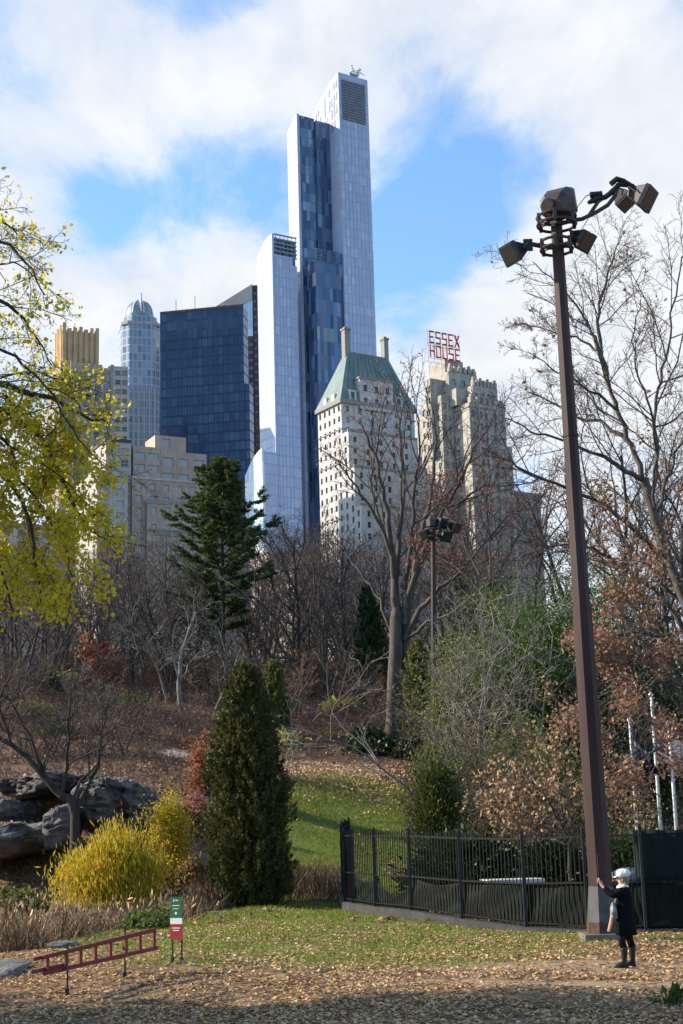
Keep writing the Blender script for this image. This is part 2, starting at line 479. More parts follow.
m, nt, out = new_mat('park_ground')
vec = coords(nt)
def attr(nm):
    a = nt.nodes.new('ShaderNodeAttribute'); a.attribute_name = nm; return a.outputs['Fac']
n1 = noise_(nt, vec, .55, 6, .6); n2 = noise_(nt, vec, 7, 6, .65); n3 = noise_(nt, vec, 1.6, 5, .6)
vor = N(nt, 'ShaderNodeTexVoronoi', ins={'Scale': 13.0}); nt.links.new(vec, vor.inputs['Vector'])
lit = ramp(nt, vor.outputs['Color'], [(0, (.13, .08, .048)), (.3, (.21, .135, .08)), (.55, (.3, .2, .12)), (.8, (.17, .1, .06)), (1, (.36, .26, .15))])
soil = ramp(nt, n2, [(.3, (.1, .068, .044)), (.7, (.19, .135, .09))])
base = mixc(nt, ramp(nt, n3, [(.35, (0, 0, 0)), (.6, (1, 1, 1))]), soil, lit)
grc = ramp(nt, n2, [(.25, (.08, .1, .02)), (.55, (.13, .165, .03)), (.8, (.2, .2, .05))])
gm = math_(nt, 'MULTIPLY', attr('grass'), math_(nt, 'MULTIPLY_ADD', n3, 1.7, .3)); gm = math_(nt, 'SMOOTH_MIN', gm, 1.0, .1)
gm = math_(nt, 'MINIMUM', math_(nt, 'MAXIMUM', gm, 0.0), 1.0)
c = mixc(nt, gm, base, grc)
hl = ramp(nt, n1, [(.3, (.07, .045, .032)), (.5, (.115, .072, .05)), (.7, (.165, .1, .066)), (.85, (.08, .085, .035))])
hl2 = mixc(nt, .3, hl, lit)
c = mixc(nt, attr('hill'), c, hl2)
bc = ramp(nt, n2, [(.3, (.25, .17, .1)), (.7, (.4, .29, .18))])
bm_ = math_(nt, 'MULTIPLY', attr('bare'), ramp(nt, n3, [(.3, (.35, .35, .35)), (.6, (1, 1, 1))]))
c = mixc(nt, bm_, c, bc)
pc = ramp(nt, n2, [(.3, (.27, .2, .165)), (.7, (.4, .31, .26))])
c = mixc(nt, attr('path'), c, pc)
b = N(nt, 'ShaderNodeBsdfPrincipled', ins={'Base Color': c, 'Roughness': .95, 'Specular IOR Level': .1})
bp = N(nt, 'ShaderNodeBump', ins={'Strength': .7, 'Distance': .06, 'Height': n2}); nt.links.new(bp.outputs[0], b.inputs['Normal'])
nt.links.new(b.outputs[0], out.inputs[0])
g = link('ground', gme, m); tag(g, kind='structure')

# ------------------------------------------------------------------ sky and sun
SUN_EL = 27.0
SUN_DIR = Vector((-math.cos(R_(9)), math.sin(R_(9)), 0)) * math.cos(R_(SUN_EL)) + Vector((0, 0, math.sin(R_(SUN_EL))))
w = bpy.data.worlds.new('World'); scene.world = w; w.use_nodes = True
nt = w.node_tree
for n in list(nt.nodes): nt.nodes.remove(n)
wo = nt.nodes.new('ShaderNodeOutputWorld'); bg = nt.nodes.new('ShaderNodeBackground')
sky = nt.nodes.new('ShaderNodeTexSky'); sky.sky_type = 'NISHITA'; sky.sun_disc = False
sky.sun_elevation = R_(SUN_EL); sky.sun_rotation = math.atan2(SUN_DIR.x, SUN_DIR.y)
sky.air_density = 1.0; sky.dust_density = .6; sky.ozone_density = 2.2
d = nt.nodes.new('ShaderNodeTexCoord').outputs['Generated']
sep = N(nt, 'ShaderNodeSeparateXYZ'); nt.links.new(d, sep.inputs[0])
zc = math_(nt, 'MAXIMUM', sep.outputs[2], .06)
cx = math_(nt, 'DIVIDE', sep.outputs[0], math_(nt, 'ADD', zc, .12)); cy = math_(nt, 'DIVIDE', sep.outputs[1], math_(nt, 'ADD', zc, .12))
cv = N(nt, 'ShaderNodeCombineXYZ', ins={0: cx, 1: cy, 2: 0.0})
mp = N(nt, 'ShaderNodeMapping'); mp.inputs['Location'].default_value = (3.1, 1.7, 0); mp.inputs['Scale'].default_value = (1.25, .75, 1); mp.inputs['Rotation'].default_value = (0, 0, .5)
nt.links.new(cv.outputs[0], mp.inputs[0])
f1 = noise_(nt, mp.outputs[0], 2.0, 10, .58, .35)
f2 = noise_(nt, mp.outputs[0], 5.0, 8, .6, .3)
dens = math_(nt, 'MULTIPLY_ADD', f2, .35, math_(nt, 'MULTIPLY', f1, .9))
def sky_blob(px, py, rad_deg, amt):
    v = ray(px, py).normalized()
    dp = N(nt, 'ShaderNodeVectorMath', operation='DOT_PRODUCT'); nt.links.new(d, dp.inputs[0]); dp.inputs[1].default_value = v
    k = 1 / (math.radians(rad_deg) ** 2 / 2)
    e = math_(nt, 'EXPONENT', math_(nt, 'MULTIPLY', math_(nt, 'SUBTRACT', dp.outputs['Value'], 1.0), k))
    return math_(nt, 'MULTIPLY', e, amt)
acc = dens
for a in SKY_BLOBS:
    acc = math_(nt, 'ADD', acc, sky_blob(*a))
acc = math_(nt, 'SUBTRACT', acc, math_(nt, 'MULTIPLY', math_(nt, 'MAXIMUM', math_(nt, 'MULTIPLY', sep.outputs[1], -1.0), 0.0), .4))
acc = math_(nt, 'SUBTRACT', acc, math_(nt, 'MULTIPLY', math_(nt, 'MAXIMUM', math_(nt, 'SUBTRACT', sep.outputs[2], .62), 0.0), .6))
cl = ramp(nt, acc, [(.49, (0, 0, 0)), (.55, (.25, .25, .25)), (.63, (.78, .78, .78)), (.74, (1, 1, 1))])
ccol = ramp(nt, f2, [(.3, CLOUD_A), (.6, CLOUD_B)])
skyc = N(nt, 'ShaderNodeVectorMath', operation='MULTIPLY'); nt.links.new(sky.outputs[0], skyc.inputs[0]); skyc.inputs[1].default_value = SKY_MUL
cs = N(nt, 'ShaderNodeVectorMath', operation='SCALE', ins={0: ccol}); cs.inputs['Scale'].default_value = 1 / SKY_STR
mx = mixc(nt, cl, skyc.outputs[0], cs.outputs[0])
nt.links.new(mx, bg.inputs[0]); bg.inputs[1].default_value = SKY_STR
nt.links.new(bg.outputs[0], wo.inputs[0])
ld = bpy.data.lights.new('sun', 'SUN'); ld.energy = SUN_STR; ld.angle = R_(.53); ld.color = (1, .89, .73)
lo = bpy.data.objects.new('sun', ld); lo.rotation_euler = SUN_DIR.to_track_quat('Z', 'Y').to_euler(); lo.location = (-40, -10, 60)
COL.objects.link(lo)

# ------------------------------------------------------------------ building materials
def glass_tower_mat(name, cols, cell=(1.6, 3.6), rough=.12, tilt=.06, frame=(.5, .52, .55), fw=.035, fh=.05, spec=.8, metallic=0.0, cellvar=1.0, big=0.0, tilt_big=0.0):
    """curtain wall: panes with their own tint and slightly different tilt, thin frames"""
    m, nt, out = new_mat(name)
    o = coords(nt); s = N(nt, 'ShaderNodeSeparateXYZ'); nt.links.new(o, s.inputs[0])
    ge = nt.nodes.new('ShaderNodeNewGeometry')
    vt = N(nt, 'ShaderNodeVectorTransform', vector_type='NORMAL', convert_from='WORLD', convert_to='OBJECT'); nt.links.new(ge.outputs['Normal'], vt.inputs[0])
    ns = N(nt, 'ShaderNodeSeparateXYZ'); nt.links.new(vt.outputs[0], ns.inputs[0])
    side = math_(nt, 'GREATER_THAN', math_(nt, 'ABSOLUTE', ns.outputs[0]), .7)
    u = N(nt, 'ShaderNodeMix'); nt.links.new(side, u.inputs[0]); nt.links.new(s.outputs[0], u.inputs[2]); nt.links.new(s.outputs[1], u.inputs[3])
    uu = math_(nt, 'DIVIDE', u.outputs[0], cell[0]); vv = math_(nt, 'DIVIDE', s.outputs[2], cell[1])
    cu = math_(nt, 'FLOOR', uu); cvv = math_(nt, 'FLOOR', vv)
    idv = N(nt, 'ShaderNodeCombineXYZ', ins={0: cu, 1: cvv, 2: side})
    wn = N(nt, 'ShaderNodeTexWhiteNoise', noise_dimensions='3D'); nt.links.new(idv.outputs[0], wn.inputs['Vector'])
    # a slow pattern makes groups of panes alike
    nb = noise_(nt, idv.outputs[0], .17, 3, .6)
    r = math_(nt, 'ADD', math_(nt, 'MULTIPLY', wn.outputs['Value'], cellvar), math_(nt, 'MULTIPLY', nb, big))
    r = math_(nt, 'FRACT', r) if big == 0 else math_(nt, 'DIVIDE', r, cellvar + big)
    k = len(cols)
    c = ramp(nt, r, [(i / (k - 1), q) for i, q in enumerate(cols)])
    fu = math_(nt, 'FRACT', uu); fv = math_(nt, 'FRACT', vv)
    fr = math_(nt, 'MAXIMUM', math_(nt, 'LESS_THAN', fu, fw / cell[0] * 2), math_(nt, 'LESS_THAN', fv, fh / cell[1] * 2))
    c2 = mixc(nt, fr, c, frame)
    nv = N(nt, 'ShaderNodeVectorMath', operation='SUBTRACT'); nt.links.new(wn.outputs['Color'], nv.inputs[0]); nv.inputs[1].default_value = (.5, .5, .5)
    sc = N(nt, 'ShaderNodeVectorMath', operation='SCALE', ins={0: nv.outputs[0]}); sc.inputs['Scale'].default_value = tilt
    ad = N(nt, 'ShaderNodeVectorMath', operation='ADD'); nt.links.new(ge.outputs['Normal'], ad.inputs[0]); nt.links.new(sc.outputs[0], ad.inputs[1])
    nn = N(nt, 'ShaderNodeVectorMath', operation='NORMALIZE'); nt.links.new(ad.outputs[0], nn.inputs[0])
    rg = math_(nt, 'MULTIPLY_ADD', fr, .4, rough)
    b = N(nt, 'ShaderNodeBsdfPrincipled', ins={'Base Color': c2, 'Roughness': rg, 'Specular IOR Level': spec, 'Metallic': metallic})
    nt.links.new(nn.outputs[0], b.inputs['Normal'])
    nt.links.new(b.outputs[0], out.inputs[0])
    return m
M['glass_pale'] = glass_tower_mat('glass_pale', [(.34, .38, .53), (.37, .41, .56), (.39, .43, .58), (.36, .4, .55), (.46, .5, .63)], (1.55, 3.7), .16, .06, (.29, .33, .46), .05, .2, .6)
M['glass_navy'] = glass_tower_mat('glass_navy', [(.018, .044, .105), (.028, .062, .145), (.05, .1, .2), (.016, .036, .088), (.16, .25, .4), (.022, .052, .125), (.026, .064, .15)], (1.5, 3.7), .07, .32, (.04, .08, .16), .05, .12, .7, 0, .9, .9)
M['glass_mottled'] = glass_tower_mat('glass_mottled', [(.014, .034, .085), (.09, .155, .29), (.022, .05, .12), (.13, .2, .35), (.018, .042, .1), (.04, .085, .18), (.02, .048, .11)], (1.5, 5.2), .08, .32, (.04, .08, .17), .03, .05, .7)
M['glass_podium'] = glass_tower_mat('glass_podium', [(.62, .72, .8), (.25, .42, .58), (.72, .78, .84), (.4, .56, .7), (.8, .84, .86)], (1.8, 5.0), .15, .08, (.6, .66, .72), .05, .2, .6)
M['glass_dark'] = glass_tower_mat('glass_dark', [(.012, .034, .085), (.015, .042, .1), (.02, .05, .115), (.013, .038, .09), (.035, .075, .15), (.06, .11, .2), (.1, .16, .26)], (2.1, 3.9), .14, .08, (.011, .032, .078), .12, .4, .4, 0, .75, 1.1)
M['glass_grey'] = glass_tower_mat('glass_grey', [(.13, .18, .27), (.2, .26, .36), (.1, .14, .21), (.28, .33, .42), (.16, .21, .3)], (2.0, 3.6), .2, .06, (.33, .35, .38), .22, .3, .6)
M['screen_grey'] = plain('screen_grey', (.2, .24, .3), .4)
M['louvre'] = surface_mat('louvre', [(.3, (.14, .16, .2)), (.7, (.2, .225, .27))], .6, 4, .6, .2)
def masonry(name, a, b_, scale=.35, course=.0):
    m, nt, out = new_mat(name); vec = coords(nt)
    f = noise_(nt, vec, .3, 8, .6)
    mp = N(nt, 'ShaderNodeMapping'); mp.inputs['Scale'].default_value = (1.6, 1.6, .07); nt.links.new(vec, mp.inputs[0])
    st = noise_(nt, mp.outputs[0], 1.0, 5, .6)
    fine = noise_(nt, vec, 4.5, 4, .7)
    k = math_(nt, 'ADD', math_(nt, 'MULTIPLY', f, .45), math_(nt, 'ADD', math_(nt, 'MULTIPLY', st, .35), math_(nt, 'MULTIPLY', fine, .2)))
    c = ramp(nt, k, [(.34, tuple(x * .72 for x in a)), (.44, a), (.54, tuple((p + q) / 2 for p, q in zip(a, b_))), (.64, b_)])
    br = N(nt, 'ShaderNodeTexWave', bands_direction='Z', ins={'Scale': .45, 'Distortion': .0}); nt.links.new(vec, br.inputs['Vector'])
    b = N(nt, 'ShaderNodeBsdfPrincipled', ins={'Base Color': c, 'Roughness': .9, 'Specular IOR Level': .15})
    bp = N(nt, 'ShaderNodeBump', ins={'Strength': .4, 'Distance': .12, 'Height': fine}); nt.links.new(bp.outputs[0], b.inputs['Normal'])
    nt.links.new(b.outputs[0], out.inputs[0]); return m
M['brick_white'] = masonry('brick_white', (.42, .405, .395), (.57, .555, .54))
M['limestone'] = masonry('limestone', (.31, .28, .24), (.49, .45, .395))
M['brick_buff'] = masonry('brick_buff', (.34, .265, .215), (.48, .39, .325))
M['stone_grey'] = masonry('stone_grey', (.33, .305, .285), (.47, .44, .41))
M['brick_gold'] = masonry('brick_gold', (.42, .285, .165), (.56, .41, .26))
M['brick_taupe'] = masonry('brick_taupe', (.25, .22, .21), (.37, .34, .32))
M['brick_maroon'] = masonry('brick_maroon', (.075, .05, .055), (.12, .085, .09))
M['stone_beige'] = masonry('stone_beige', (.42, .36, .33), (.54, .47, .43))
M['copper'] = surface_mat('copper', [(.3, (.115, .165, .165)), (.55, (.155, .21, .205)), (.8, (.22, .27, .26))], .25, 8, .7, .2, 3, 0, (1, 1, .25), 'Object', .3)
M['dome_grey'] = plain('dome_grey', (.2, .25, .29), .35, .3)
M['roof_dark'] = plain('roof_dark', (.06, .06, .065), .8)
M['metal_white'] = plain('metal_white', (.6, .6, .6), .5)
M['sign_letter'] = plain('sign_letter', (.24, .03, .045), .5)
M['sign_steel'] = plain('sign_steel', (.3, .27, .27), .6)
m, nt, out = new_mat('window_glass')
oi = nt.nodes.new('ShaderNodeObjectInfo')
c = ramp(nt, oi.outputs['Random'], [(0, (.05, .055, .065)), (.25, (.1, .11, .13)), (.45, (.17, .18, .2)), (.62, (.36, .35, .33)), (.75, (.1, .11, .13)), (1, (.3, .3, .3))])
b = N(nt, 'ShaderNodeBsdfPrincipled', ins={'Base Color': c, 'Roughness': .12, 'Specular IOR Level': .35})
nt.links.new(b.outputs[0], out.inputs[0]); M['window_glass'] = m
M['window_frame'] = plain('window_frame', (.34, .33, .31), .6)

# ------------------------------------------------------------------ building helpers
ANG = 32.0
class Bld:
    def __init__(s, name, px, py, D, label, ang=ANG, zb=5.0, cat='building'):
        p = P(px, py, D)
        s.O = Vector((p.x, p.y)); s.a = R_(ang); s.zb = zb; s.ztop = p.z
        s.t = Vector((math.cos(s.a), math.sin(s.a))); s.n = Vector((-math.sin(s.a), math.cos(s.a)))
        s.root = empty(name, (p.x, p.y, 0), s.a)
        tag(s.root, label, cat)
        s.wins = []
    def u(s, px, py, v):
        r = ray(px, py); r2 = Vector((r.x, r.y)); o = s.O + s.n * v
        den = s.t.x * r2.y - s.t.y * r2.x
        return -(o.x * r2.y - o.y * r2.x) / den
    def v(s, px, py, u):
        r = ray(px, py); r2 = Vector((r.x, r.y)); o = s.O + s.t * u
        den = s.n.x * r2.y - s.n.y * r2.x
        return -(o.x * r2.y - o.y * r2.x) / den
    def z(s, px, py, u, v):
        w = s.O + s.t * u + s.n * v
        return P(px, py, w.y).z
    def wall(s, mb, a, b, z0, z1, fix, front, spec=None, zw=None):
        """one wall with real window openings. front: runs along u at v=fix, else along v at u=fix"""
        def pt(q, z, dep):
            return (q, fix + dep, z) if front else (fix + dep, q, z)
        if not spec:
            mb.add([pt(a, z0, 0), pt(b, z0, 0), pt(b, z1, 0), pt(a, z1, 0)], [(0, 1, 2, 3)]); return
        n, ww, wh, fh = spec['n'], spec['w'], spec['h'], spec.get('fh', 3.4)
        top = spec.get('top', 1.2); skip = spec.get('skip', ())
        us = []; L = b - a; m0 = spec.get('margin', .5 * L / n)
        if 'at' in spec: cs = [a + q * L for q in spec['at']]
        else: cs = [a + m0 + (L - 2 * m0) * (i / max(n - 1, 1)) for i in range(n)] if n > 1 else [a + L / 2]
        zs = []; z = z1 - top - wh
        zlow = max(z0, zw if zw else z0)
        while z > zlow + .5: zs.append(z); z -= fh
        zs = zs[::-1]
        ue = [a]
        for c in cs: ue += [c - ww / 2, c + ww / 2]
        ue.append(b)
        ze = [z0]
        for z in zs: ze += [z, z + wh]
        ze.append(z1)
        R = .35
        for i in range(len(ue) - 1):
            for j in range(len(ze) - 1):
                u0, u1, q0, q1 = ue[i], ue[i+1], ze[j], ze[j+1]
                if i % 2 == 1 and j % 2 == 1:
                    mb.add([pt(u0,q0,0),pt(u1,q0,0),pt(u1,q1,0),pt(u0,q1,0),pt(u0,q0,R),pt(u1,q0,R),pt(u1,q1,R),pt(u0,q1,R)],
                           [(0,1,5,4),(1,2,6,5),(2,3,7,6),(3,0,4,7)])
                    s.wins.append((pt((u0+u1)/2, q0, R - .02), ww, wh, front, spec.get('kind', 0)))
                else:
                    mb.add([pt(u0,q0,0),pt(u1,q0,0),pt(u1,q1,0),pt(u0,q1,0)], [(0,1,2,3)])
    def block(s, mb, u0, u1, v0, v1, z1, z0=None, fs=None, ls=None, zw=None, roof=True):
        z0 = s.zb if z0 is None else z0
        s.wall(mb, u0, u1, z0, z1, v0, True, fs, zw)
        s.wall(mb, v0, v1, z0, z1, u0, False, ls, zw)
        s.wall(mb, u0, u1, z0, z1, v1, True); s.wall(mb, v0, v1, z0, z1, u1, False)
        if roof: mb.add([(u0,v0,z1),(u1,v0,z1),(u1,v1,z1),(u0,v1,z1)], [(0,1,2,3)])
    def part(s, mb, name, mat, smooth=False, **k):
        return mb.build(name, mat, s.root, smooth)
    def finish(s, maxn=100):
        cache = {}
        ws = s.wins
        # the ones that show largest first: nearest faces
        def make(ww, wh, front, kind):
            mb = MB(); fr = .12
            mb.box(-ww/2, ww/2, 0, .05, 0, wh, 0)
            for x in (-ww/2, ww/2 - fr): mb.box(x, x + fr, -.06, -.003, 0, wh, 1)
            for z in (0, wh/2 - fr/2, wh - fr): mb.box(-ww/2 + fr + .002, ww/2 - fr - .002, -.05, -.003, z, z + fr, 1)
            if kind == 1: mb.box(-.05, .05, -.06, -.004, fr, wh - fr, 1)
            if kind == 2: mb.box(-ww/2 + .15, ww/2 - .15, -.35, -.07, .03, wh*.32, 1)
            mb.box(-ww/2 - .15, ww/2 + .15, -.45, -.075, -.2, -.02, 2)
            if not front:
                mb.v = [(y, x, z) for x, y, z in mb.v]; mb.f = [f[::-1] for f in mb.f]
            me = bpy.data.meshes.new('window'); me.from_pydata(mb.v, [], mb.f)
            me.materials.append(M['window_glass']); me.materials.append(M['window_frame']); me.materials.append(M['stone_pale'])
            me.polygons.foreach_set('material_index', mb.m); me.update()
            return me
        rest = MB()
        for i, (p, ww, wh, front, kind) in enumerate(ws):
            key = (round(ww, 2), round(wh, 2), front, kind)
            if i < maxn:
                if key not in cache: cache[key] = make(*key)
                link('window', cache[key], None, s.root, p)
            else:
                if front: rest.box(p[0]-ww/2, p[0]+ww/2, p[1], p[1]+.05, p[2], p[2]+wh)
                else: rest.box(p[0], p[0]+.05, p[1]-ww/2, p[1]+ww/2, p[2], p[2]+wh)
        if rest.v:
            o = rest.build('window', M['window_glass'], s.root); tag(o, kind='stuff')

# ------------------------------------------------------------------ tall glass skyscraper with stepped slabs
T = Bld('glass_skyscraper', 338, 72, 520, 'tallest tower, stepped pale and navy glass slabs with white sunlit side', cat='skyscraper')
DZ = lambda pts: None
uA = T.u(367.5, 84, 0); vA = T.v(311, 120, 0); zA = T.ztop; zAb = T.z(311, 118, 0, vA)
def slab(mb, u0, u1, v0, v1, zf, zbk, z0=5, curve=1.5, k=10, glass=0):
    """block whose roofline curves down from the front edge to the back"""
    prof = [(v0 + (v1 - v0) * i / k, zf + (zbk - zf) * (i / k) ** curve) for i in range(k + 1)]
    L = [(u0, v, z) for v, z in prof]; Rr = [(u1, v, z) for v, z in prof]
    n = k + 1
    mb.add([(u0, v0, z0), (u0, v1, z0)] + L, [tuple([0] + list(range(2, 2 + n)) + [1])])
    mb.add([(u1, v0, z0), (u1, v1, z0)] + Rr, [tuple([1] + list(range(1 + n, 1, -1)) + [0])])
    mb.add([(u0, v0, z0), (u1, v0, z0), (u1, v0, zf), (u0, v0, zf)], [(0, 1, 2, 3)])
    mb.add([(u1, v1, z0), (u0, v1, z0), (u0, v1, zbk), (u1, v1, zbk)], [(0, 1, 2, 3)])
    vs = L + Rr
    mb.add(vs, [(i, n + i, n + i + 1, i + 1) for i in range(k)])
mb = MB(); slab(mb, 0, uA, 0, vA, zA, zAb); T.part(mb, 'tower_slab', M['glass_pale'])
# dark louvred plant screen at the top of its front
u0, u1 = T.u(341.5, 90, 0), T.u(364.5, 90, 0); zt = T.z(352, 81, (u0+u1)/2, 0); zl = T.z(352, 122, (u0+u1)/2, 0)
mb = MB()
mb.box(u0, u1, -.25, -.01, zl, zt - .6)
k = 0
z = zl
while z < zt - 1: mb.box(u0 + .1, u1 - .1, -.5, -.252, z, z + .35); z += 1.1
T.part(mb, 'louvre_screen', M['louvre'])
# perforated openings along the top of the sunlit side
mb = MB(); rr = random.Random(3)
for i in range(11):
    v0 = vA * (.06 + i * .082); ztp = zA + (zAb - zA) * ((v0 + .6) / vA) ** 1.5
    for j in range(4):
        h = rr.uniform(2.0, 4.6); zz = ztp - 2.5 - j * 4.9
        if rr.random() < .8: mb.box(-.12, -.01, v0, v0 + vA*.05, zz - h, zz)
T.part(mb, 'crown_opening', M['louvre'])
vB = T.v(328, 122, 0); uB = T.u(297, 113, vB); uBm = T.u(314, 118, vB)
vBb = T.v(287, 133, uB)
zB = T.z(297, 113, uB, vB); zBb = T.z(287, 134, uB, vBb)
# white lit flank of the middle slab, dark front
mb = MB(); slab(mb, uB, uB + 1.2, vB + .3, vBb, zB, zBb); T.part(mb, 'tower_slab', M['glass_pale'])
zB2 = T.z(327, 122, -.3, vB)
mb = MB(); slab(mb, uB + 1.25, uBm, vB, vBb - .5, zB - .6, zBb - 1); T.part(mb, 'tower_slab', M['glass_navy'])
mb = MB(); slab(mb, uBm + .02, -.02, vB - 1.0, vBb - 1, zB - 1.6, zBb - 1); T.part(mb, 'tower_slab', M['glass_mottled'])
vE = min(.8, vB - 2); uE = T.u(315, 250, vE)
zE = T.z(340, 253, -.5, vE)
mb = MB(); T.block(mb, uE, -.05, vE, vB - 1.1, zE - 5); T.part(mb, 'tower_slab', M['glass_mottled'])
mb = MB(); q = zE - 5
for i in range(6): mb.box(uE + .1, -.1, vE - .05 + .0, vE + .25, q + .2 + i * .85, q + .6 + i * .85)
for i in range(5): mb.box(uE + .3 + i * (-.4 - uE - .3) / 4.0, uE + .6 + i * (-.4 - uE - .3) / 4.0, vE + .3, vE + .7, q, zE)
T.part(mb, 'roof_screen', M['glass_mottled'])
# lower left slab
vC = T.v(296, 250, uB + .4); vC = min(vC, vB - 3)
uC = T.u(272, 234, vC); uCr = T.u(297, 240, vC); vCb = T.v(257, 256, uC)
zC = T.z(272, 233, uC, vC); zCb = T.z(257, 257, uC, vCb)
mb = MB(); slab(mb, uC, uC + .8, vC + .1, vCb, zC, zCb, curve=2.4); T.part(mb, 'tower_slab', M['glass_pale'])
mb = MB(); slab(mb, uC + .82, uC + (uCr - uC) * .8, vC, vCb, zC - 8, zCb - 2, curve=2.2); T.part(mb, 'tower_slab', M['glass_pale'])
mb = MB(); T.block(mb, uC + .85, uCr - .1, vC + 1.4, vC + 6, zC - 1.2, z0=zC - 14); T.part(mb, 'roof_core', M['glass_navy'])
mb = MB(); slab(mb, uC + (uCr - uC) * .8 + .02, uCr, vC + .5, vCb, T.z(294, 266, uCr, vC), zCb - 14, curve=2); T.part(mb, 'tower_slab', M['glass_pale'])
mb = MB(); k = 5
for i in range(k + 1):
    zz = zC - 8 + i * 8 / k - .3; mb.box(uC + .85, uCr - .1, vC + .1, vC + .5, zz, zz + .5)
    vq = vC + .5 + (vCb - vC) * .45 * i / k
for i in range(1, 7): mb.box(uC + .1 + (uCr - uC - .6) * i / 6, uC + .4 + (uCr - uC - .6) * i / 6, vC + .55, vC + .9, zC - 8, zC)
T.part(mb, 'roof_screen', M['screen_grey'])
# low podium wedge
vF = vC - .6; uF = T.u(262, 448, vF); vFb = T.v(245, 476, uF)
zF = T.z(262, 448, uF, vF); zFb = T.z(245, 476, uF, vFb)
mb = MB(); slab(mb, uF, uF + .8, vF, vFb, zF, zFb, curve=1.7); T.part(mb, 'podium_flank', M['glass_podium'])
mb = MB(); slab(mb, uF + .82, T.u(277, 452, vF), vF + .02, vC - .02, zF - 1.0, zF - 1.0); T.part(mb, 'podium', M['glass_pale'])
mb = MB(); slab(mb, uF + .82, uC - .05, vC + .02, vFb, zF - 2, zFb, curve=1.7); T.part(mb, 'podium', M['glass_podium'])
# mullion fins standing proud of the pale fronts: light catches their edges
mb = MB()
for i in range(1, 8): mb.box(uA * i / 8 - .05, uA * i / 8 + .05, -.12, -.004, 20, zl - 1)
for i in range(1, 6):
    q = uC + (uCr - uC) * .8 * i / 6; mb.box(q - .05, q + .05, vC - .12, vC - .004, 20, zC - 8)
T.part(mb, 'mullion', M['glass_pale'])
# rooftop cleaning crane
cr = Vector((T.O.x, T.O.y, 0)) + Vector((T.t.x, T.t.y, 0)) * (uA * .55) + Vector((T.n.x, T.n.y, 0)) * 1.5; cr.z = zA
mb = MB(); r0 = empty('roof_crane', cr, T.a); tag(r0, 'white lattice crane and antennas on top of tallest glass tower', 'crane')
mb.box(-1.6, 1.6, -1, 1, -.2, 1.4); mb.build('base', M['louvre'], r0)
mb = MB(); rr = random.Random(5)
for i in range(9):
    a = Vector((rr.uniform(-2.6, 3), rr.uniform(-.8, .8), 1)); e = a + Vector((rr.uniform(-2.4, 2.4), rr.uniform(-.6, .6), rr.uniform(1.2, 3.8)))
    mb.tube([a, e], .17, 5)
    for q in (.4, .7, 1.0):
        c_ = a.lerp(e, q); mb.box(c_.x - .6, c_.x + .6, c_.y - .12, c_.y + .12, c_.z - .13, c_.z + .13)
mb.build('lattice', M['metal_white'], r0)
mb = MB(); mb.tube([(-1, 0, 1.2), (2, -.4, 3.6), (5.2, -.6, 2.2)], .2, 6); mb.build('boom', M['metal_white'], r0)

# ------------------------------------------------------------------ dark glass office tower
K = Bld('office_tower', 243, 304, 560, 'wide dark navy glass office block with flat roof', ang=-11, cat='skyscraper')
uK = K.u(160, 313, 0)
mb = MB(); K.block(mb, uK, 0, 0, 7, K.ztop - 1); K.part(mb, 'curtain_wall', M['glass_dark'])
u2 = K.u(249.5, 395, .2); z2 = K.z(246, 384, 0, .2)
mb = MB(); K.block(mb, .02, u2, .2, 6, z2); K.part(mb, 'side_wing', M['glass_dark'])
mb = MB(); mb.box(uK, 0, -.15, .35, K.ztop - .98, K.ztop); mb.box(uK, uK + .4, .4, 7, K.ztop - .98, K.ztop)
K.part(mb, 'parapet', M['brick_maroon'])
mb = MB()
n = 28
for i in range(1, n): mb.box(uK * i / n - .07, uK * i / n + .07, -.14, -.003, 20, K.ztop - 9)
K.part(mb, 'mullion', M['glass_dark'])
for px, h in ((176, 17), (195, 19), (186, 5), (200, 3)):
    mb = MB(); uu = K.u(px, 308, 4); mb.tube([(uu, 4, K.ztop - 1), (uu, 4, K.ztop + h * .36)], .14, 5)
    K.part(mb, 'antenna', M['lamp_dark'])

# ------------------------------------------------------------------ slant-roofed tower behind it
S = Bld('slant_roof_tower', 252, 284, 640, 'maroon tower with slanted beige roof behind navy office block', ang=-4, cat='skyscraper')
uS = S.u(205, 313, 0); zS2 = S.z(205, 313, uS, 0)
zc_ = S.z(250, 336, -1, 0)
mb = MB(); mb.add([(uS,0,zS2-7),(0,0,S.ztop-7),(0,0,S.ztop),(uS,0,zS2),(uS,18,zS2-7),(0,18,S.ztop-7),(0,18,S.ztop),(uS,18,zS2)],
    [(0,1,2,3),(5,4,7,6),(3,2,6,7),(4,0,3,7),(1,5,6,2),(0,4,5,1)]); S.part(mb, 'roof', M['stone_beige'])
mb = MB(); mb.add([(uS,.3,zc_),(0,.3,zc_),(0,.3,S.ztop-7.05),(uS,.3,zS2-7.05),(uS,17,zc_),(0,17,zc_),(0,17,S.ztop-7.05),(uS,17,zS2-7.05)],
    [(0,1,2,3),(5,4,7,6),(4,0,3,7),(1,5,6,2)]); S.part(mb, 'glass_band', M['glass_podium'])
mb = MB(); S.block(mb, uS, 0, .1, 17, zc_, fs=dict(n=9, w=2.2, h=1.5, fh=3.7, top=3), zw=120); S.part(mb, 'wall', M['brick_maroon'])
u2 = S.u(257.5, 300, 0)
mb = MB(); S.block(mb, .02, u2, .4, 17, S.ztop - .5, fs=dict(n=1, w=1.3, h=1.5, fh=3.7, top=3), zw=120); S.part(mb, 'stair_tower', M['brick_maroon'])
S.finish(60)

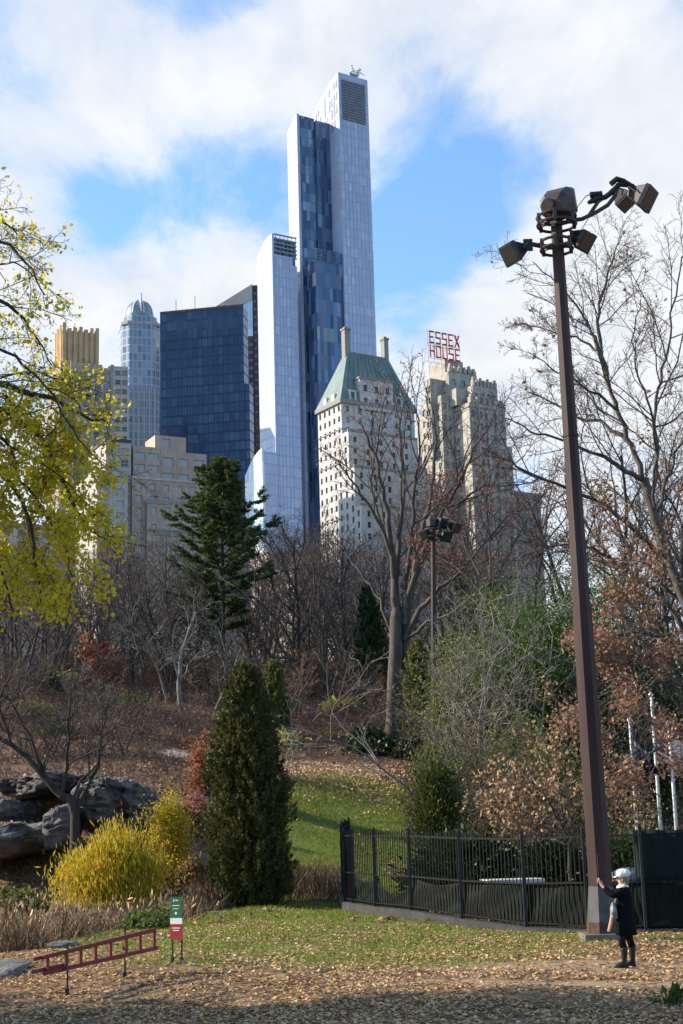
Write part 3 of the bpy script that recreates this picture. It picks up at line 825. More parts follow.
# ------------------------------------------------------------------ domed octagonal tower
pD = P(139.5, 320, 640); ppm = (1500 / ((pD - CAM) @ (ROT @ Vector((0, 0, -1)))))
ztip = P(139.5, 297, 640).z; zdr = P(139.5, 316, 640).z; zsh = P(139.5, 328, 640).z
zlo = P(139.5, 392, 640).z
D_ = empty('domed_tower', (pD.x, pD.y, 0), R_(14)); tag(D_, 'grey octagonal tower with ribbed dome and fin on top', 'skyscraper')
def octa(r, z, chop=.3):
    q = []
    for sx, sy in ((1, -1), (1, 1), (-1, 1), (-1, -1)):
        a = (sx * r, sy * r * (1 - chop)); b2 = (sx * r * (1 - chop), sy * r)
        q += ([b2, a] if sx * sy < 0 else [a, b2])
    return [(x, y, z) for x, y in q]
rS = 20.0 / ppm
mb = MB(); mb.loft([octa(rS, 5), octa(rS, zlo)]); mb.build('shaft', M['glass_grey'], D_)
mb = MB(); mb.loft([octa(rS * .97, zlo + .05, .38), octa(rS * .97, zsh, .38)]); mb.build('shaft', M['glass_grey'], D_)
mb = MB(); mb.loft([octa(rS * .86, zsh + .05, .42), octa(rS * .8, zdr - 2, .42)]); mb.build('drum', M['glass_grey'], D_)
mb = MB(); rd = 14.2 / ppm; rings = []
hh = ztip - zdr - 1.5
for i in range(9):
    a = i / 8 * math.pi / 2 * .97
    rings.append([(rd * math.cos(a) * math.cos(2*math.pi*k/24), rd * math.cos(a) * math.sin(2*math.pi*k/24), zdr - 1.9 + hh * math.sin(a) + 1.5) for k in range(24)])
rings.insert(0, [(x, y, zdr - 2) for x, y, z in rings[0]])
mb.loft(rings); mb.build('dome', M['dome_grey'], D_, True)
for k in range(8):
    mb = MB(); t = 2 * math.pi * k / 8 + .2
    mb.tube([(1.02 * rd * math.cos(a) * math.cos(t), 1.02 * rd * math.cos(a) * math.sin(t), zdr - .4 + hh * math.sin(a)) for a in [i / 7 * math.pi / 2 * .95 for i in range(8)]], .32, 5)
    mb.build('rib', M['metal_white'], D_)
mb = MB(); mb.box(-.35, .35, -rd - .3, -rd * .45, zdr, ztip - .6); mb.build('fin', M['metal_white'], D_)
for sx in range(6):
    mb = MB(); x = -rS * .62 + sx * rS * 1.24 / 5
    mb.box(x - .35, x + .35, -rS - .4, -rS - .01, 60, zlo - 1); mb.build('pier', M['stone_grey'], D_)
for z_ in (zlo, zsh):
    mb = MB(); mb.loft([octa(rS * .985, z_ - 1.2), octa(rS * .985, z_ + .2)]); mb.build('cornice', M['stone_grey'], D_)

# ------------------------------------------------------------------ banded block between
b_ = Bld('banded_block', 108, 366, 520, 'narrow pale block with dark ribbon windows beside domed tower', ang=12)
u1 = b_.u(128, 370, 0)
mb = MB(); b_.block(mb, 0, u1, 0, 14, b_.ztop, fs=dict(n=3, w=u1 / 3 * .82, h=1.7, fh=3.5, top=1.6), zw=110); b_.part(mb, 'wall', M['stone_grey'])
b_.finish(60)

# ------------------------------------------------------------------ tall brown tower with golden crown, left
g_ = Bld('crowned_tower', 62, 365, 420, 'taupe stone tower with golden crenellated crown behind yellow tree', ang=24)
zS = g_.ztop; uR = g_.u(112, 372, 0); vL = g_.v(38, 372, 0)
mb = MB(); g_.block(mb, 0, uR, 0, 20, zS - 1.5, fs=dict(n=5, w=1.5, h=2.3, fh=3.9, top=2.2), ls=dict(n=4, w=1.4, h=2.2, fh=3.9, top=2.2), zw=70); g_.part(mb, 'shaft', M['brick_taupe'])
for i in range(6):
    mb = MB(); x = .0 + uR * i / 5
    mb.box(x - .45, x + .45, -.5, -.01, 60, zS + (1.5 if i % 2 else 0)); g_.part(mb, 'pier', M['brick_taupe'])
uc0, uc1 = g_.u(64, 345, 3), g_.u(97, 345, 3); zt = g_.z(75, 327, uc0 + 3, 3)
mb = MB(); g_.block(mb, uc0, uc1, 3, 12, zt - 1.3, z0=zS - 1.45)
mb.box(uc0 - 1.2, uc1 + 1.5, 2.2, 13, zS - 1.48, zS + 2.0)
mb.box(uc1 + 1.52, uc1 + 3.4, 2.4, 12, zS - 1.48, zS + 1.2)
g_.part(mb, 'crown', M['brick_gold'])
for i in range(7):
    mb = MB(); x = uc0 + (uc1 - uc0) * i / 6; hgt = (1.0, -.6, -.2, .2, -.5, .1, .3)[i]
    mb.box(x - .5, x + .5, 2.6, 2.98, zS + 2.02, zt + hgt)
    mb.box(x - .5, x + .5, 3.02, 4.6, zt - 1.29, zt + hgt - .1)
    g_.part(mb, 'pinnacle', M['brick_gold'])
for i in range(5):
    mb = MB(); y = 4.2 + i * 1.9
    mb.box(uc0 - .7, uc0 - .01, y - .5, y + .5, zS + 2.02, zt + .4 + (i % 2) * .6); g_.part(mb, 'pinnacle', M['brick_gold'])
g_.finish(90)

# ------------------------------------------------------------------ buff apartment house with terraces
a_ = Bld('terraced_apartments', 106, 441, 370, 'buff apartment house with stepped terraces and penthouse', ang=ANG - 6)
vL = a_.v(98, 444, 0); u1 = a_.u(131, 447, 0)
sp = dict(n=2, w=2.0, h=1.7, fh=3.05, top=1.5, kind=1)
mb = MB(); a_.block(mb, 0, u1, 0, 16, a_.ztop, fs=sp, ls=dict(n=2, w=1.1, h=1.6, fh=3.05, top=1.5), zw=28); a_.part(mb, 'wall', M['stone_grey'])
mb = MB(); mb.box(-.3, u1 - .02, -.3, 16, a_.ztop + .003, a_.ztop + .8); a_.part(mb, 'parapet', M['roof_dark'])
# lower wing coming forward on the left
vw = -5.0; uw0 = a_.u(97, 500, vw); zw1 = a_.z(97, 470, uw0, vw); uw1 = a_.u(128, 480, vw)
mb = MB(); a_.block(mb, uw0, uw1, vw, 14, zw1, fs=dict(n=2, w=2.1, h=1.6, fh=3.05, top=1.3, kind=1), ls=dict(n=4, w=1.2, h=1.6, fh=3.05, top=1.3), zw=24); a_.part(mb, 'wall', M['stone_grey'])
# main mass, right
v2 = -.9; ua, ub = a_.u(132, 478, v2), a_.u(213, 486, v2); zm = a_.z(145, 478, ua + 2, v2)
mb = MB(); a_.block(mb, ua, ub, v2, 16, zm, fs=dict(n=6, w=1.55, h=1.9, fh=3.25, top=1.2, kind=2), zw=26); a_.part(mb, 'wall', M['brick_buff'])
v3 = -2.2; uc, ud = a_.u(147, 504, v3), a_.u(215, 510, v3); z3 = a_.z(160, 503, uc + 3, v3)
mb = MB(); a_.block(mb, uc, ud, v3, v2 - .02, z3, fs=dict(n=5, w=1.5, h=2.3, fh=4.6, top=1.0), zw=26); a_.part(mb, 'wall', M['brick_buff'])
mb = MB(); mb.box(uc - .2, ud, v3 - .2, v3 - .01, z3 - .3, z3 + .8)
z4 = a_.z(160, 530, uc + 3, v3); mb.box(uc - .2, ud, v3 - .5, v3 - .01, z4 - .2, z4 + .25); mb.box(uc + 2, uc + 14, v3 - .3, v3 - .01, z4 - 1.4, z4 - .25)
a_.part(mb, 'balcony', M['stone_pale'])
v5 = 1.5; ue, uf = a_.u(133, 458, v5), a_.u(207, 462, v5); z5 = a_.z(145, 446, ue + 2, v5); 
mb = MB(); a_.block(mb, ue, a_.u(160, 450, v5), v5, 15, z5, z0=zm - 1, fs=dict(n=2, w=3.0, h=1.9, fh=3.2, top=1.6, kind=1)); a_.part(mb, 'terrace_storey', M['brick_buff'])
uq = a_.u(160.2, 450, v5 + .4); z6 = a_.z(190, 453, uf - 4, v5)
mb = MB(); a_.block(mb, uq, uf, v5 + .4, 15, z6, z0=zm - 1, fs=dict(n=3, w=2.9, h=2.1, fh=4.2, top=1.7, kind=1)); a_.part(mb, 'terrace_storey', M['brick_buff'])
v7 = 4; ug, uh = a_.u(155, 440, v7), a_.u(186, 440, v7); z7 = a_.z(165, 435.5, ug + 2, v7)
mb = MB(); a_.block(mb, ug, uh, v7, 12, z7, z0=z5 - .5, fs=dict(at=[.36], n=1, w=2.2, h=2.2, fh=9, top=.8)); a_.part(mb, 'penthouse', M['brick_buff'])
mb = MB(); mb.box(ue - .2, uf + .2, v5 - .2, v5 - .01, zm + .003, zm + .25); mb.box(ua - .2, ub, v2 - .25, v2 - .01, zm - .2, zm + .3); a_.part(mb, 'cornice', M['stone_beige'])
a_.finish(100)

# ------------------------------------------------------------------ white hotel with green hipped roof
h_ = Bld('green_roof_hotel', 341, 400, 430, 'white brick hotel with steep green copper roof and two chimneys')
uH = h_.u(414, 410, 0); vH = h_.v(317.5, 404, 0); zH = h_.ztop
win = dict(w=1.1, h=1.75, fh=3.35, top=1.4)
mb = MB(); h_.block(mb, 0, uH, 0, vH, zH, fs=dict(n=6, **win), ls=dict(n=5, **win), zw=52); h_.part(mb, 'wall', M['brick_white'])
prev = 0.0
for (px, py, dx) in ((348.5, 431, 1.0), (354.5, 467, 3.0), (361.5, 505, 5)):
    v1 = h_.v(px, py + 8, 0); z1 = h_.z(px, py, 0, v1)
    mb = MB(); h_.block(mb, 0, uH + dx, v1, prev - .02, z1, fs=dict(n=6, **win), ls=dict(n=1, w=1.2, h=1.9, fh=3.35, top=1.2), zw=30); h_.part(mb, 'wall', M['brick_white'])
    mb = MB(); mb.box(-.25, uH + dx + .2, v1 - .25, v1 + .3, z1 + .003, z1 + .7); h_.part(mb, 'parapet', M['stone_pale'])
    prev = v1
mb = MB(); h_.block(mb, uH + .02, uH + 4, 2, vH, zH - 17, fs=dict(n=1, **win), zw=52); h_.part(mb, 'wall', M['brick_white'])
for zz in (zH - 9.0, zH - 19.2, zH - 36):
    mb = MB(); mb.box(-.18, uH - .1, -.22 if zz > zH - 10 else -.22, -.004, zz, zz + .35) if zz > zH - 12 else None
    mb.box(-.2, -.004, .02, vH, zz, zz + .35); h_.part(mb, 'belt_course', M['stone_pale'])
vr = vH * .5; ur0, ur1 = h_.u(346, 352, vr), h_.u(386, 359, vr); zr = h_.z(346, 352, ur0, vr)
mb = MB(); e = .5
mb.add([(-e,-e,zH+.3),(uH+e,-e,zH+.3),(uH+e,vH+e,zH+.3),(-e,vH+e,zH+.3),(ur0,vr-.8,zr),(ur1,vr-.8,zr),(ur1,vr+.8,zr),(ur0,vr+.8,zr)],
       [(0,1,5,4),(1,2,6,5),(2,3,7,6),(3,0,4,7),(4,5,6,7),(3,2,1,0)])
h_.part(mb, 'roof', M['copper'])
mb = MB()
for k in range(1, 12):
    q = k / 12
    a = Vector((-e + (uH + 2*e) * q, -e, zH + .3)); c2 = Vector((ur0 + (ur1 - ur0) * q, vr - .8, zr))
    nn = Vector((0, -.12, .06)); mb.tube([a + nn, c2 + nn], .1, 4)
h_.part(mb, 'roof_seam', M['copper'])
mb = MB(); mb.box(-.7, uH + .7, -.7, -.02, zH - .9, zH + .28); mb.box(-.7, -.02, 0, vH + .6, zH - .9, zH + .28); h_.part(mb, 'cornice', M['stone_pale'])
for (px, w2, ytop, ybot) in ((346, 1.0, 328, 356), (384.5, .8, 338, 362)):
    uu = h_.u(px, 345, vr); zt = h_.z(px, ytop, uu, vr)
    mb = MB(); mb.box(uu - w2, uu + w2, vr - 1, vr + 1, zr - 4, zt - .9); mb.box(uu - w2 - .25, uu + w2 + .25, vr - 1.25, vr + 1.25, zt - .88, zt - .3); mb.box(uu - w2*.6, uu + w2*.6, vr - .6, vr + .6, zt - .28, zt + .3)
    h_.part(mb, 'chimney', M['stone_pale'])
ud0, ud1 = h_.u(360, 395, -.6), h_.u(393, 395, -.6); zd = h_.z(375, 381, (ud0 + ud1) / 2, -.6)
mb = MB(); h_.block(mb, ud0, ud1, -.6, vr - 1.5, zd, z0=zH - 2, fs=dict(n=3, w=1.3, h=2.0, fh=4, top=1.8)); h_.part(mb, 'dormer', M['brick_white'])
mb = MB(); mb.box(ud0 - .3, ud1 + .3, -.9, vr - 1.5, zd + .003, zd + .6); h_.part(mb, 'parapet', M['stone_pale'])
for px in (353, 399):
    uu = h_.u(px, 405, -.3); mb = MB(); h_.block(mb, uu - 1.3, uu + 1.3, -.4, 4, zH + 3.6, z0=zH - .5, fs=dict(n=1, w=1.3, h=2.2, fh=9, top=.7)); h_.part(mb, 'dormer', M['brick_white'])
for py in (396,):
    for px in (325, 333):
        vv = h_.v(px, 400, -.2); mb = MB(); mb.box(-.3, 2.5, vv - 1.0, vv + 1.0, zH - .0, zH + 2.8); h_.part(mb, 'dormer', M['brick_white'])
h_.finish(100)

# ------------------------------------------------------------------ limestone hotel with letter sign
e_ = Bld('stepped_stone_hotel', 469, 402, 400, 'tan stone hotel with stepped, crenellated top below rooftop letters')
uE = e_.u(505, 409, 0); vE_ = e_.v(454, 409, 0); zE_ = e_.ztop
wn = dict(w=1.3, h=1.8, fh=3.4, top=2.2)
def eblock(u0, u1, v0, v1, z1, nf, nl, name='wall', z0=None, zw=45):
    mb = MB(); e_.block(mb, u0, u1, v0, v1, z1, z0=z0, fs=dict(n=nf, **wn) if nf else None, ls=dict(n=nl, **wn) if nl else None, zw=zw); e_.part(mb, name, M['limestone'])
eblock(0, uE, 0, 22, zE_, 5, 2)
zr_ = e_.z(508, 445, uE, 1); eblock(uE + .02, uE + 3, 1.5, 20, zr_, 1, 0)
# left wing further back, its front in shade
vW = vE_ + .02; uW = e_.u(441, 396, vW); vW1 = e_.v(420, 402, uW); zW = e_.z(441, 395, uW, vW)
eblock(uW, -.02, vW, vW1, zW, 2, 3)
eblock(.4, uE - .5, 4, 26, zE_ + 2.0, 0, 0, 'setback', zE_ - 10)
# setbacks: lit left faces, darker fronts
v1 = 1.4; u0, u1 = e_.u(472.5, 390, v1), e_.u(497.5, 394, v1); z1 = e_.z(473, 385, u0, v1); vb = e_.v(460, 388, u0)
eblock(u0, u1, v1, 14, z1, 4, 2, 'setback', zE_ + .01)
u0b = e_.u(456, 390, 4); z1b = e_.z(457, 388, u0b, 4)
eblock(u0b, u0 - .02, 4, 15, z1b, 0, 0, 'setback', zE_ + .01)
v2 = 7; u2_, u3_ = e_.u(449, 380, v2), e_.u(477, 383, v2); z2_ = e_.z(449, 371, u2_, v2); vb2 = e_.v(430.5, 380, u2_)
eblock(u2_, u3_, v2, min(v2 + 14, vb2), z2_, 3, 2, 'setback', zE_ - 12)
u4 = e_.u(430, 383, v2 + 3); eblock(u4, u2_ - .02, v2 + 3, min(v2 + 16, e_.v(425.5, 385, u4)), e_.z(431, 378, u4, v2 + 3), 0, 2, 'setback', zE_ - 14)
v3 = 10; u5, u6 = e_.u(445, 365, v3), e_.u(463, 367, v3); z3_ = e_.z(445, 359, u5, v3)
eblock(u5, u6, v3, v3 + 8, z3_, 2, 0, 'penthouse', z2_ + .01)
# battlements
for (ua_, ub_, vv, zz, n_) in ((u0, u1, v1, z1, 7), (u2_, u3_, v2, z2_, 6), (0, uE, 0, zE_, 6)):
    for i in range(n_):
        x = ua_ + (ub_ - ua_) * (i + .5) / n_; w2 = (ub_ - ua_) / n_ * .32; mb = MB(); hgt = 1.7 if i % 2 == 0 else 1.1
        mb.box(x - w2, x + w2, vv - .2, vv + 1.1, zz + .003, zz + hgt); mb.box(x - w2 * .55, x + w2 * .55, vv, vv + .8, zz + hgt + .002, zz + hgt + .8); e_.part(mb, 'battlement', M['limestone'])
for x in (e_.u(477.5, 400, -.1), e_.u(487, 400, -.1), e_.u(496, 400, -.1)):
    mb = MB(); mb.box(x - .35, x + .35, -.45, -.01, 50, zE_ - 1); e_.part(mb, 'pier', M['limestone'])
for zz in (zE_ - 1.4, zE_ - 15, zE_ - 29):
    mb = MB(); mb.box(-.15, uE + .05, -.2, -.004, zz, zz + .4); mb.box(-.2, -.004, .02, vE_ - .05, zz, zz + .4); e_.part(mb, 'belt_course', M['stone_pale'])
e_.finish(100)

# rooftop letters
FONT = {'E': [(0,0,0,1),(0,0,1,0),(0,.5,.8,.5),(0,1,1,1)], 'S': [(0,0,1,0),(1,0,1,.5),(0,.5,1,.5),(0,.5,0,1),(0,1,1,1)],
        'X': [(0,0,1,1),(0,1,1,0)], 'H': [(0,0,0,1),(1,0,1,1),(0,.5,1,.5)], 'O': [(0,0,0,1),(1,0,1,1),(0,0,1,0),(0,1,1,1)], 'U': [(0,0,0,1),(1,0,1,1),(0,0,1,0)]}
vs_ = v3 - 1
us0, us1 = e_.u(429, 345, vs_), e_.u(460.5, 348, vs_)
w2d = e_.O + e_.t * us0 + e_.n * vs_
zt0 = e_.z(430, 331, us0, vs_); zt1 = e_.z(430, 356, us0, vs_)
Sg = empty('letter_sign', (w2d.x, w2d.y, z3_), e_.a); tag(Sg, 'two rows of red capital letters on steel scaffold above stone hotel', 'sign')
Wd = us1 - us0; hrow = (zt0 - zt1) * .44; lw = Wd / 5 * .62; th = hrow * .105
for row, (txt, zb_) in enumerate((('ESSEX', zt0 - hrow - z3_), ('HOUSE', zt1 - z3_))):
    for i, ch in enumerate(txt):
        mb = MB(); x0 = Wd * i / 5 + .2; dpt = 0
        for (a1, b1, a2, b2) in FONT[ch]:
            p, q = Vector((x0 + a1 * lw, 0, zb_ + b1 * hrow)), Vector((x0 + a2 * lw, 0, zb_ + b2 * hrow))
            dd = (q - p).normalized(); s_ = Vector((-dd.z, 0, dd.x)) * th * .5; ee = dd * th * .5; y0 = -.3 - dpt; dpt += .004
            vs = [p - ee - s_, q + ee - s_, q + ee + s_, p - ee + s_]
            mb.loft([[v + Vector((0, y0, 0)) for v in vs], [v + Vector((0, .1, 0)) for v in vs]])
        mb.build('letter', M['sign_letter'], Sg)
mb = MB()
for i in range(6):
    x = Wd * i / 5; mb.tube([(x, .5, -4), (x, .5, zt0 - z3_)], .06, 4); mb.tube([(x, .5, zt0 - z3_ - 1), (x, 3.5, -4)], .05, 4)
for zz in (zt1 - z3_ - .3, zt1 - z3_ + hrow * 1.03, zt0 - hrow - z3_ - .15, zt0 - z3_ + .1, zt1 - z3_ - 1.6):
    mb.tube([(-.3, .45, zz), (Wd + .2, .45, zz)], .06, 4)
for i in range(5):
    x = Wd * i / 5; mb.tube([(x, .5, -3.5), (x + Wd / 5, .5, zt1 - z3_ - .3)], .06, 4)
mb.build('scaffold', M['sign_steel'], Sg)

# ------------------------------------------------------------------ lower buildings glimpsed over the woods
def low_block(name, px0, px1, py, D, label, mat, n=4, ang=ANG, depth=16, zw=14):
    q = Bld(name, px0, py, D, label, ang=ang)
    mb = MB(); uu = q.u(px1, py, 0)
    q.block(mb, 0, uu, 0, depth, q.ztop, fs=dict(n=n, w=1.5, h=1.8, fh=3.3, top=1.2), ls=dict(n=3, w=1.2, h=1.8, fh=3.3, top=1.2), zw=zw); q.part(mb, 'wall', mat)
    mb = MB(); mb.box(-.3, uu + .3, -.3, -.01, q.ztop - .4, q.ztop + .5); mb.box(-.3, -.01, 0, depth, q.ztop - .4, q.ztop + .5); q.part(mb, 'cornice', M['stone_pale'])
    q.finish(60)
low_block('cream_house', 294, 312, 566, 330, 'small cream house top peeking out over bare trees', M['limestone'], 3)
low_block('stone_block', 508, 540, 492, 430, 'grey stone block behind bare branches right of stepped hotel', M['brick_taupe'], 6)
low_block('brick_block', 268, 318, 552, 450, 'low brown block at foot of tallest glass tower', M['brick_buff'], 5)
low_block('apartment_slab', 196, 250, 545, 400, 'brown apartment slab half hidden behind tall pine', M['brick_buff'], 6)
low_block('grey_apartments', -40, 66, 520, 390, 'grey apartment block behind yellow leaves at left edge', M['stone_grey'], 8)

# ------------------------------------------------------------------ branching
def rot_about(d, ang, az):
    """unit vector at angle ang from d, azimuth az"""
    a = d.orthogonal().normalized(); b = d.cross(a)
    return (d * math.cos(ang) + (a * math.cos(az) + b * math.sin(az)) * math.sin(ang)).normalized()

class Tree:
    """segments by level; limb() lays a chain through given points, grow() a wandering one; both sprout children"""
    def __init__(s, seed, cfg):
        s.r = random.Random(seed); s.seg = []; s.cfg = cfg; s.tips = []
    def chain_children(s, pts, rad, lvl, L):
        c = s.cfg; r = s.r
        if lvl >= c['levels']: return
        n = c['n'][lvl]
        n = max(1, int(n * r.uniform(.8, 1.2)))
        m = len(pts) - 1
        az = r.uniform(0, 6.28)
        for k in range(n):
            t = c['start'][lvl] + (1 - c['start'][lvl]) * (k + r.uniform(.1, .9)) / n
            t = min(t, .98)
            i = min(int(t * m), m - 1); q = t * m - i
            p = pts[i].lerp(pts[i+1], q); d = (pts[i+1] - pts[i]).normalized()
            az += 2.4 + r.uniform(-.5, .5)
            ang = R_(c['ang'][lvl]) * r.uniform(.75, 1.25)
            d2 = rot_about(d, ang, az)
            if c.get('out'):   # keep side shoots rather level or rising
                d2 = (d2 + Vector((0, 0, c['out'][lvl] * r.uniform(.3, 1)))).normalized()
            rr = rad[i] * (1 - q) + rad[i+1] * q
            L2 = L * c['ratio'][lvl] * (1 - .55 * max(0, t - c['start'][lvl])) * r.uniform(.7, 1.2)
            s.grow(p, d2, L2, min(rr * .72, max(c['rmin'], L2 * c.get('slim', .016))), lvl + 1)
    def grow(s, p, d, L, r0, lvl):
        c = s.cfg; r = s.r
        n = max(2, int(L / c['step'][min(lvl, len(c['step'])-1)]))
        n = min(n, 14)
        wig = c['wig'][min(lvl, len(c['wig'])-1)]; up = c['up'][min(lvl, len(c['up'])-1)]
        pts = [p]; rad = [r0]
        r1 = max(c['rmin'], r0 * (.35 if lvl < 2 else .45))
        dl = L / n
        for i in range(n):
            d = Vector((d.x + r.gauss(0, wig), d.y + r.gauss(0, wig), d.z + r.gauss(0, wig) + up)).normalized()
            p2 = p + d * dl
            ra, rb = r0 + (r1 - r0) * i / n, r0 + (r1 - r0) * (i + 1) / n
            s.seg.append((*p, *p2, ra, rb, lvl)); p = p2; pts.append(p); rad.append(rb)
        s.tips.append(p)
        s.chain_children(pts, rad, lvl, L)
    def limb(s, pts, r0, r1, lvl=1, sub=4, wig=.05, sprout=True):
        pts = [Vector(p) for p in pts]
        out = []
        for i in range(len(pts) - 1):     # Catmull-Rom through the points
            a = pts[max(i-1, 0)]; b = pts[i]; c = pts[i+1]; e = pts[min(i+2, len(pts)-1)]
            for k in range(sub):
                t = k / sub
                q = .5 * ((2*b) + (c - a)*t + (2*a - 5*b + 4*c - e)*t*t + (3*b - a - 3*c + e)*t**3)
                out.append(q + Vector((s.r.gauss(0, wig), s.r.gauss(0, wig), s.r.gauss(0, wig))) if i + k > 0 else q)
        out.append(pts[-1])
        n = len(out) - 1
        rad = [r0 + (r1 - r0) * (i / n) ** .8 for i in range(n + 1)]
        L = sum((out[i+1] - out[i]).length for i in range(n))
        for i in range(n): s.seg.append((*out[i], *out[i+1], rad[i], rad[i+1], lvl))
        if sprout: s.chain_children(out, rad, lvl, L)
        return out
    def build(s, root, bark, twig, split=2, base=None, names=('trunk', 'crown')):
        b = Vector(base) if base is not None else Vector((0, 0, 0))
        S = np.array(s.seg); S[:, 0:3] -= b; S[:, 3:6] -= b
        lo = S[S[:, 8] < split]; hi = S[S[:, 8] >= split]
        if len(lo): link(names[0], seg_mesh(names[0], lo[:, :8], 8), bark, root)
        if len(hi): return link(names[1], seg_mesh(names[1], hi[:, :8], 3), twig, root)
    def leaf_points(s, lvl, n, base, rng, sel=None, spread=.12):
        S = np.array(s.seg); S = S[S[:, 8] >= lvl]
        if sel is not None: S = S[sel(S)]
        k = rng.integers(0, len(S), n); t = rng.uniform(0, 1, (n, 1))
        p = S[k, 0:3] * (1 - t) + S[k, 3:6] * t + rng.normal(size=(n, 3)) * spread
        return p - np.array(base)

# ------------------------------------------------------------------ the bare woods on the hill
CFG_WOOD = dict(levels=4, n=[9, 6, 6, 4], start=[.28, .2, .15, .1], ang=[42, 45, 48, 50], ratio=[.52, .5, .48, .55], step=[1.2, .8, .5, .4],
                wig=[.07, .13, .17, .2], up=[.02, .05, .03, .02], rmin=.011, slim=.017, out=[.25, .2, .1, .05])
protos = []
for i in range(7):
    c = dict(CFG_WOOD); hgt = (15, 17, 13, 16, 12, 18, 14)[i]
    if i in (2, 4): c['n'] = [11, 6, 5, 4]; c['start'] = [.12, .2, .15, .1]
    t = Tree(100 + i, c)
    base_r = (.20, .24, .16, .22, .15, .25, .19)[i]
    t.grow(Vector((0, 0, -.4)), Vector((t.r.uniform(-.1, .1), t.r.uniform(-.1, .1), 1)).normalized(), hgt, base_r, 0)
    if i in (1, 4): t.grow(Vector((.15, .1, -.3)), Vector((.35, .1, 1)).normalized(), hgt * .8, base_r * .7, 0)
    root = empty('bare_tree', (0, 0, 0))
    t.build(root, M['bark_dark'] if i % 3 == 0 else M['bark_grey'], M['twig_mauve'] if i % 2 else M['twig_wood'])
    protos.append(root)
rw = random.Random(21)
spots = []
def try_spot(px, D, mind=2.2):
    v = ray(px, 700); x = v.x / v.y * D
    if all((x - a) ** 2 + (D - b) ** 2 > mind ** 2 for a, b, *_ in spots): spots.append((x, D)); return True
k = 0
while len(spots) < 46 and k < 900:            # the near rank along the crest
    k += 1; px = rw.uniform(-60, 400); D = rw.uniform(94, 122); try_spot(px, D, 2.4)
while len(spots) < 118 and k < 5000:
    k += 1; px = rw.uniform(-60, 740); D = rw.uniform(122, 200)
    if px > 430 and D < 128: continue
    try_spot(px, D, 3.0)
while len(spots) < 130 and k < 6000:
    k += 1; px = rw.uniform(440, 720); D = rw.uniform(98, 126); try_spot(px, D, 3.0)
used = set()
for i, (x, y) in enumerate(spots):
    j = i % 7
    o = protos[j] if j not in used else copy_tree(protos[j]); used.add(j)
    z = Hz(x, y); ptop = proj((x, y, z + 15))
    px = ptop[0]
    lim = np.interp(px, [-50, 60, 130, 200, 300, 380, 460, 560, 700], [560, 560, 548, 555, 548, 520, 505, 470, 440])   # how high the woods reach
    lim += rw.gauss(0, 10)
    hmax = P(px, lim, y).z - z
    sc = min(max(hmax / (15, 17, 13, 16, 12, 18, 14)[j] , .45), 1.35) * rw.uniform(.86, 1.02)
    o.location = (x, y, z); o.rotation_euler = (0, 0, rw.uniform(0, 6.28)); o.scale = (sc * rw.uniform(.9, 1.15), sc * rw.uniform(.9, 1.15), sc)
    tag(o, 'bare grey-brown tree, one of the leafless woodland on the hill below the towers', 'tree', 'leafless trees of the woodland on the hill')

# pale thin-limbed trees standing in front of the woods
CFG_PALE = dict(levels=3, n=[8, 6, 5], start=[.2, .15, .1], ang=[48, 45, 45], ratio=[.5, .5, .5], step=[.6, .45, .35], wig=[.14, .2, .22], up=[.04, .06, .03], rmin=.012, slim=.016, out=[.2, .15, .1])
def pale_tree(px, D, topy, r, label, seed, lean=(0, 0), bark='bark_pale', twig='twig_pale', stems=1, cfg=CFG_PALE, name='bare_tree'):
    b = G(px, D, -.2); h = P(px, topy, D).z - b.z
    root = empty(name, b); tag(root, label, 'tree')
    t = Tree(seed, cfg)
    for s in range(stems):
        a = 6.28 * s / stems; e = .0 if stems == 1 else .16
        t.grow(b + Vector((math.cos(a) * e, math.sin(a) * e, 0)), Vector((lean[0] + math.cos(a) * e * 1.4, lean[1] + math.sin(a) * e, 1)).normalized(), h, r, 0)
    t.build(root, M[bark], M[twig], 2, b)
    return root
pale_tree(184, 88, 605, .17, 'pale crooked bare tree leaning left on slope left of conical cedar', 31, (-.3, 0))
pale_tree(214, 87, 640, .09, 'thin white-barked bare tree directly behind conical cedar', 32, (.1, 0))
pale_tree(168, 90, 600, .1, 'tangled pale grey bare tree on slope above the rock outcrop', 33, (.05, .1))
pale_tree(232, 94, 620, .09, 'pale bare sapling with forked white limbs below tall pine', 34, (.2, 0))
pale_tree(316, 96, 560, .14, 'slim grey bare tree between tall pine and big bare tree', 35, (0, 0), 'bark_grey', 'twig_wood')
pale_tree(486, 58, 585, .055, 'slender pale multi-stem sapling in front of green shrubs', 36, (-.04, 0), stems=4)
pale_tree(455, 60, 640, .05, 'low bare grey shrub tree right of second lamp pole', 37, (.1, 0), stems=3)
pale_tree(505, 52, 700, .04, 'low tangled bare shrub behind fence, left of lamp pole', 39, (.1, 0), 'bark_grey', 'twig_tan', stems=5)
pale_tree(110, 98, 600, .12, 'dark forked bare tree on left hillside behind orange sapling', 38, (-.1, 0), 'bark_dark', 'twig_wood')
pale_tree(150, 92, 575, .13, 'dark bare tree with crossing limbs on left hillside', 40, (-.15, 0), 'bark_dark', 'twig_wood')

